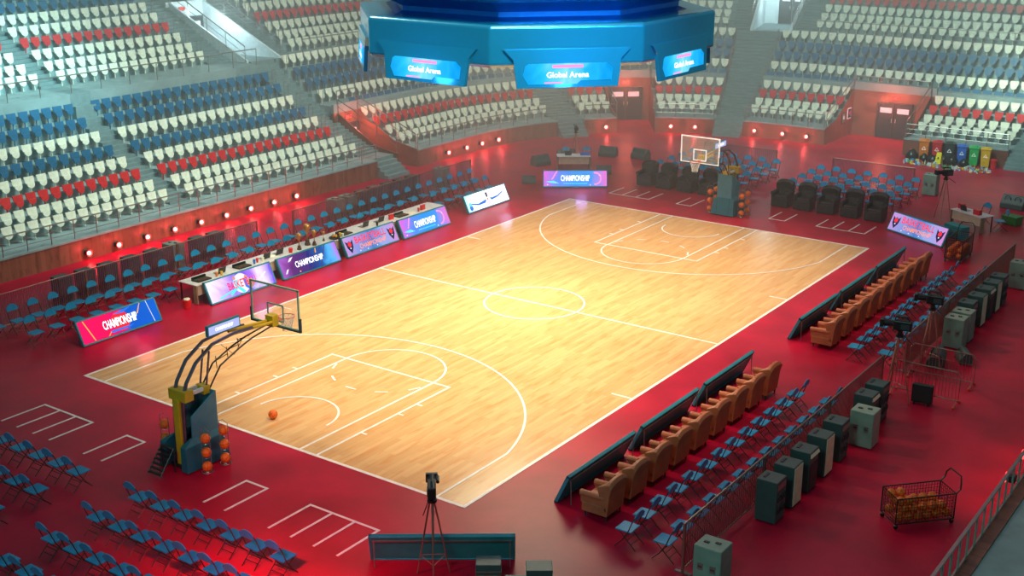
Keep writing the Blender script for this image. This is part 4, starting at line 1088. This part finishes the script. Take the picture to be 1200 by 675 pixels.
# dark road cases
def road_case(x, y, rz, d, label, m_='ampdark'):
    t = thing('road_case', label, 'case', (x, y, 0), rz)
    MB().box((0, 0, d[2]/2+.02), d).build('case_body', M[m_], t, bevel=.012)
    MB().box((0, 0, d[2]*.72), (d[0]+.015, d[1]+.015, .025)).build('case_rim', M['rail'], t); MB().box((0, 0, d[2]*.55), (d[0]+.01, d[1]+.01, .012)).build('case_rim', M['gold'], t)
    for e in (-1, 1): MB().box((e*d[0]*.25, -d[1]/2-.01, d[2]*.5), (.08, .02, .05)).build('latch', M['rail'], t)
    for a in (-1, 1):
        for b_ in (-1, 1): MB().cyl((a*d[0]*.42, b_*d[1]*.4, 0), (a*d[0]*.42, b_*d[1]*.4, .03), .03, n=8).build('foot', M['black'], t)
road_case(10.02, -16.45, math.radians(35.8), (.56, .42, .52), 'black road case under the right half of the teal board back')
road_case(11.05, -15.98, math.radians(35.8), (.58, .45, .52), 'dark road case at the bottom edge right of the teal board')
road_case(10.95, -16.72, math.radians(35.8), (.48, .40, .50), 'small black road case between two others at the bottom edge')
road_case(9.95, 17.9, math.radians(-28), (1.0, .5, .55), 'dark green case behind the far right LED board', 'panelteal')
t = thing('video_monitor', 'square black monitor standing in front of the nearer crowd barrier', 'monitor', (14.62, -1.02, 0), math.radians(6))
MB().box((0, 0, .33), (.60, .16, .56)).build('monitor_body', M['black'], t, bevel=.015); MB().box((0, -.085, .33), (.52, .01, .46)).build('screen', M['dark'], t)
for e in (-1, 1): MB().box((e*.2, 0, .025), (.05, .34, .05)).build('foot', M['black'], t)
t = thing('plastic_crate', 'green plastic crate beside the far right corner table', 'crate', (11.35, 21.55, 0), math.radians(-20))
MB().box((0, 0, .20), (.72, .52, .38), taper=1.06).build('crate_body', M['green'], t, bevel=.02)
rb_ = MB(); rb_.box((0, 0, .39), (.80, .60, .05)); rb_.build('crate_rim', M['green'], t, bevel=.01)
for e in (-1, 1): MB().box((e*.2, -.275, .2), (.04, .02, .34)).build('rib', M['green'], t)

# ------------------------------------------------------------ crowd barriers
def barrier(x, y, label, wide=2.0):
    t = thing('crowd_barrier', label, 'barrier', (x, y, 0), 0, 'crowd control barriers')
    w_ = wide/2; fr = MB().tube([(-w_, 0, .16), (-w_, 0, .92), (-w_+.12, 0, 1.05), (w_-.12, 0, 1.05), (w_, 0, .92), (w_, 0, .16)], .02, 6, closed=True); fr.build('frame', M['barrier'], t)
    b = MB(); n = 20
    for i in range(1, n): b.tube([(-w_+wide*i/n, 0, .16), (-w_+wide*i/n, 0, 1.05)], .008, 4)
    b.tube([(-w_, 0, .72), (w_, 0, .72)], .008, 4); b.build('bars', M['barrier'], t)
    for e in (-1, 1):
        MB().tube([(e*(w_-.05), -.28, .02), (e*(w_-.05), -.03, .16), (e*(w_-.05), .03, .16), (e*(w_-.05), .28, .02)], .018, 5).build('foot', M['barrier'], t)
        for f_ in (-1, 1): MB().sphere((e*(w_-.05), f_*.28, .035), .045, n=8, k=5).build('foot_cap', M['orangefoot'], t)
barrier(14.56, -.62, 'steel crowd barrier with orange feet, nearer one behind the black monitor')
barrier(14.52, 1.08, 'steel crowd barrier with orange feet, farther one before the wedge monitor')

# ------------------------------------------------------------ camera tripods
tp = None
def tripod(x, y, rz, label, s=1.0):
    global tp
    if tp:
        o = dup(tp, (x, y, 0), rz, label); o.scale = (s, s, s); return o
    t = thing('camera_tripod', label, 'video camera', (x, y, 0), rz, 'video cameras on tall tripods')      # lens towards local -Y
    for k in range(3):
        a = PI/2+k*2*PI/3; c_, s_ = math.cos(a), math.sin(a)
        MB().tube([(.05*c_, .05*s_, 1.92), (.24*c_, .24*s_, .95), (.42*c_, .42*s_, .012)], .018, 6).build('leg', M['tripod'], t)
        MB().tube([(.05*c_-.03*s_, .05*s_+.03*c_, 1.92), (.24*c_-.02*s_, .24*s_+.02*c_, .95)], .012, 5).build('leg_brace', M['tripod'], t)
    sp = MB()
    for k in range(3):
        a = PI/2+k*2*PI/3; b_ = a+2*PI/3; sp.tube([(.33*math.cos(a), .33*math.sin(a), .5), (.33*math.cos(b_), .33*math.sin(b_), .5)], .010, 5)
    sp.build('spreader', M['tripod'], t)
    MB().cyl((0, 0, .9), (0, 0, 1.95), .022, n=8).build('centre_column', M['tripod'], t)
    hd = MB(); hd.lathe([(.11, 1.90), (.11, 1.96), (.07, 1.98), (.07, 2.06), (.10, 2.08)], n=12); hd.build('fluid_head', M['black'], t)
    MB().tube([(.05, .06, 2.02), (.20, .40, 1.78)], .012, 5).build('pan_bar', M['black'], t)
    b = MB().box((0, .05, 2.21), (.17, .44, .24)); cb_ = b.build('camera_body', M['black'], t, bevel=.025)
    MB().cyl((0, -.16, 2.23), (0, -.40, 2.23), .075, .10, 14).build('lens', M['black'], cb_)
    MB().box((0, -.43, 2.23), (.24, .09, .19)).build('matte_box', M['black'], cb_, bevel=.01)
    MB().tube([(0, -.14, 2.33), (0, -.12, 2.42), (0, .14, 2.42), (0, .20, 2.33)], .02, 6).build('carry_handle', M['black'], cb_)
    MB().cyl((-.12, -.14, 2.40), (-.12, .12, 2.40), .035, n=8).build('viewfinder', M['black'], cb_)
    MB().box((.09, .12, 2.20), (.012, .20, .13)).build('side_screen', M['doorgrey'], cb_)
    cb_.scale = (1.1,)*3; cb_.location = (0, 0, -2.09*.1)
    tp = t; return t
tripod(8.93, -17.03, math.radians(219), 'black video camera on a tall tripod before the near baseline')
tripod(13.90, -1.44, math.radians(-82), 'video camera on tripod in front of the nearer crowd barrier', 1.10)
tripod(13.88, 1.66, math.radians(-82), 'video camera on tripod behind the farther crowd barrier', 1.07)
tripod(8.5, 20.6, math.radians(-50), 'video camera on thin tripod left of the far right corner table', .98)
tripod(-11.8, 21.3, math.radians(35), 'slim video camera on tripod behind the far left corner table', .85)

# ------------------------------------------------------------ ball carts
def cart(x, y, rz, label, ln_, wd_, hz_, balls, bl):
    t = thing('ball_cart', label, 'cart', (x, y, 0), rz)
    a, b = ln_/2, wd_/2; z0, z1 = .14, hz_
    fr = MB()
    for z in (z0, z1): fr.tube([(-a, -b, z), (a, -b, z), (a, b, z), (-a, b, z)], .018, 6, closed=True)
    for i in (-1, 1):
        for j in (-1, 1): fr.tube([(i*a, j*b, z0), (i*a, j*b, z1)], .018, 6)
    fr.build('frame', M['cart'], t)
    ms = MB(); n = int(ln_/.075); k = int(wd_/.075); v = int((z1-z0)/.075)
    for e in (-1, 1):
        for i in range(1, n): ms.box((-a+ln_*i/n, e*b, (z0+z1)/2), (.008, .008, z1-z0))
        for i in range(1, k): ms.box((e*a, -b+wd_*i/k, (z0+z1)/2), (.008, .008, z1-z0))
        for i in range(1, v): ms.box((0, e*b, z0+(z1-z0)*i/v), (ln_, .008, .008)); ms.box((e*a, 0, z0+(z1-z0)*i/v), (.008, wd_, .008))
    for i in range(1, n): ms.box((-a+ln_*i/n, 0, z0), (.008, wd_, .008))
    ms.build('wire_mesh', M['cart'], t)
    MB().tube([(a, -b, z1), (a+.10, -b, z1+.10), (a+.12, -b+.03, z1+.26), (a+.16, -b+.12, z1+.38), (a+.16, b-.12, z1+.38), (a+.12, b-.03, z1+.26), (a+.10, b, z1+.10), (a, b, z1)], .02, 6).build('push_handle', M['cart'], t)
    for i in (-1, 1):
        for j in (-1, 1):
            MB().cyl((i*(a-.03), j*(b-.03)-.02, .055), (i*(a-.03), j*(b-.03)+.02, .055), .055, n=12).build('wheel', M['black'], t)
            MB().box((i*(a-.03), j*(b-.03), .11), (.03, .05, .06)).build('caster_fork', M['rail'], t)
    R = Rz(rz); r = .115; nx = int((ln_-.06)//(2*r+.005)); ny = int((wd_-.04)//(2*r+.005)); c_ = 0
    for l_ in range(3):
        for i in range(nx-(l_ % 2)):
            for j in range(ny):
                if c_ >= balls: break
                sx_ = (ln_-.06-2*r)/(nx-1)
                lx = -a+.03+r+sx_*(i+.5*(l_ % 2)); ly = -b+.02+r+(wd_-.04-2*r)*j/max(1, ny-1)
                q = R @ Vector((lx, ly, 0)); ball(x+q.x, y+q.y, z0+.012+r+l_*.206, bl, 'basketballs heaped in the %s cart' % ('near' if balls > 25 else 'far'), r); c_ += 1
for_ang = math.atan2(-7.82+8.95, 17.59-16.55)
cart(16.82, -8.16, for_ang, 'wire shopping-style cart full of basketballs at the lower right', 1.53, .71, .80, 26, 'orange basketball heaped in the wire cart at the lower right')
cart(10.98, 14.75, PI/2, 'wire cart of basketballs beside the far right LED board', 1.5, .66, .95, 22, 'orange basketball in the wire cart beside the far right board')

# ------------------------------------------------------------ recycling bins, bags and litter by the far wall
bn = None
for x, y, c, s, l in ((3.62, 33.05, 'orange', 1.05, 'orange wheeled recycling bin, leftmost of the six'), (4.32, 33.1, 'red', 1.05, 'red wheeled recycling bin beside the orange one'), (5.0, 33.1, 'grey', 1.05, 'dark grey recycling bin between the red and blue bins'),
                     (5.70, 33.0, 'blue', 1.0, 'blue wheeled recycling bin left of the green one'), (6.36, 32.95, 'green', 1.0, 'green wheeled recycling bin between blue and yellow'), (6.98, 32.95, 'yellow', 1.0, 'yellow wheeled recycling bin, rightmost of the six')):
    if True:
        t = thing('recycling_bin', l, 'bin', (x, y, 0), math.radians(12), 'recycling bins along the far wall')
        MB().box((0, 0, .50), (.42, .46, .92), taper=1.18).build('bin_body', M['bin'+c], t, bevel=.03)
        ld = MB().box((0, 0, 1.00), (.56, .60, .07)); ld.lathe([(.24, 1.02), (.16, 1.09), (.001, 1.11)], n=16); ld.build('lid', M['bin'+c], t, bevel=.02)
        MB().tube([(-.2, .32, .98), (.2, .32, .98)], .02, 6).build('handle', M['bin'+c], t)
        for e in (-1, 1): MB().cyl((e*.2-.02, .20, .08), (e*.2+.02, .20, .08), .08, n=12).build('wheel', M['black'], t)
        k = MB().tube([(.11*math.cos(a), -.262, .62+.11*math.sin(a)) for a in (PI/2, PI/2+2*PI/3, PI/2+4*PI/3)], .022, 4, closed=True); k.build('recycling_mark', M['bbwhite'], t)
        t.scale = (s, s, s)
BAGS = []
for i, (x, y, s, l) in enumerate(((3.2, 32.35, .36, 'leftmost black rubbish bag in front of the orange bin'), (3.85, 32.4, .26, 'small black rubbish bag before the red bin'), (4.40, 32.2, .27, 'black rubbish bag left of the yellow floor sign'), (5.45, 32.2, .33, 'black rubbish bag in front of the blue bin'), (6.06, 32.25, .26, 'small black rubbish bag before the blue and green bins'), (4.92, 32.48, .27, 'black rubbish bag right behind the yellow sign'))):
    BAGS.append((x, y, s)); mb = MB().sphere((0, 0, 0), 1, n=14, k=9); rr = random.Random(i)
    mb.v = [(v[0]*(1+.12*rr.uniform(-1, 1)), v[1]*(1+.12*rr.uniform(-1, 1)), v[2]*(.85+.1*rr.uniform(-1, 1))+(.35*max(0, v[2])**6)) for v in mb.v]
    o = mb.build('rubbish_bag', M['bag'], None, smooth=True); o.scale = (s, s*.9, s*.9); o.location = (x, y, s*.74); tag(o, l, 'rubbish bag', 'black rubbish bags before the bins')
t = thing('wet_floor_sign', 'yellow folding floor sign among the rubbish before the dark bin', 'sign', (4.80, 31.95, 0), math.radians(-5))
for e in (-1, 1): MB().prism([(-.18, e*.17, 0), (.18, e*.17, 0), (.13, 0, .72), (-.13, 0, .72)], (0, e*.02, 0)).build('sign_panel', M['signyellow'], t)
MB().prism([(0, -.105, .50), (.06, -.12, .38), (-.06, -.12, .38)], (0, -.008, 0)).build('warning_mark', M['dark'], t)
cols = [(.8, .8, .75), (.75, .05, .04), (.02, .3, .7), (.05, .5, .15), (.85, .6, .05), (.6, .85, .9)]
lm = [mat('litter_%d' % i, c, .4) for i, c in enumerate(cols)]
mb = MB(); rr = random.Random(3)
for i in range(230):
    u = rr.random(); x = 3.0+4.6*u; y = 32.0-.3*u+rr.uniform(-.65, .45); a = rr.random()*PI; h = rr.uniform(.05, .12)
    if any((x-bx)**2+(y-by)**2 < (bs+.17)**2 for bx, by, bs in BAGS): continue
    if rr.random() < .5:
        d = Vector((math.cos(a), math.sin(a), 0))*rr.uniform(.07, .12); c0 = Vector((x, y, .04)); mb.cyl(c0-d, c0+d, .038, .02 if rr.random() < .5 else .038, 7, rr.randrange(6))
    elif rr.random() < .5: mb.cyl((x, y, 0), (x, y, .22), .035, .02, 7, rr.randrange(6))
    else: mb.box((x, y, h), (rr.uniform(.1, .2), rr.uniform(.08, .15), 2*h), m=rr.randrange(6), rot=Rz(a))
tag(mb.build('litter', lm), 'scattered bottles, cans and boxes on the floor before the recycling bins', 'litter', kind='stuff')
t = thing('traffic_bollard', 'short red bin standing right of the yellow recycling bin', 'bin', (7.45, 32.9, 0)); MB().lathe([(.14, 0), (.17, .4), (.19, .42), (.19, .46), (.12, .5)], n=14).build('bin_body', M['binred'], t); t.name = 'waste_bin'
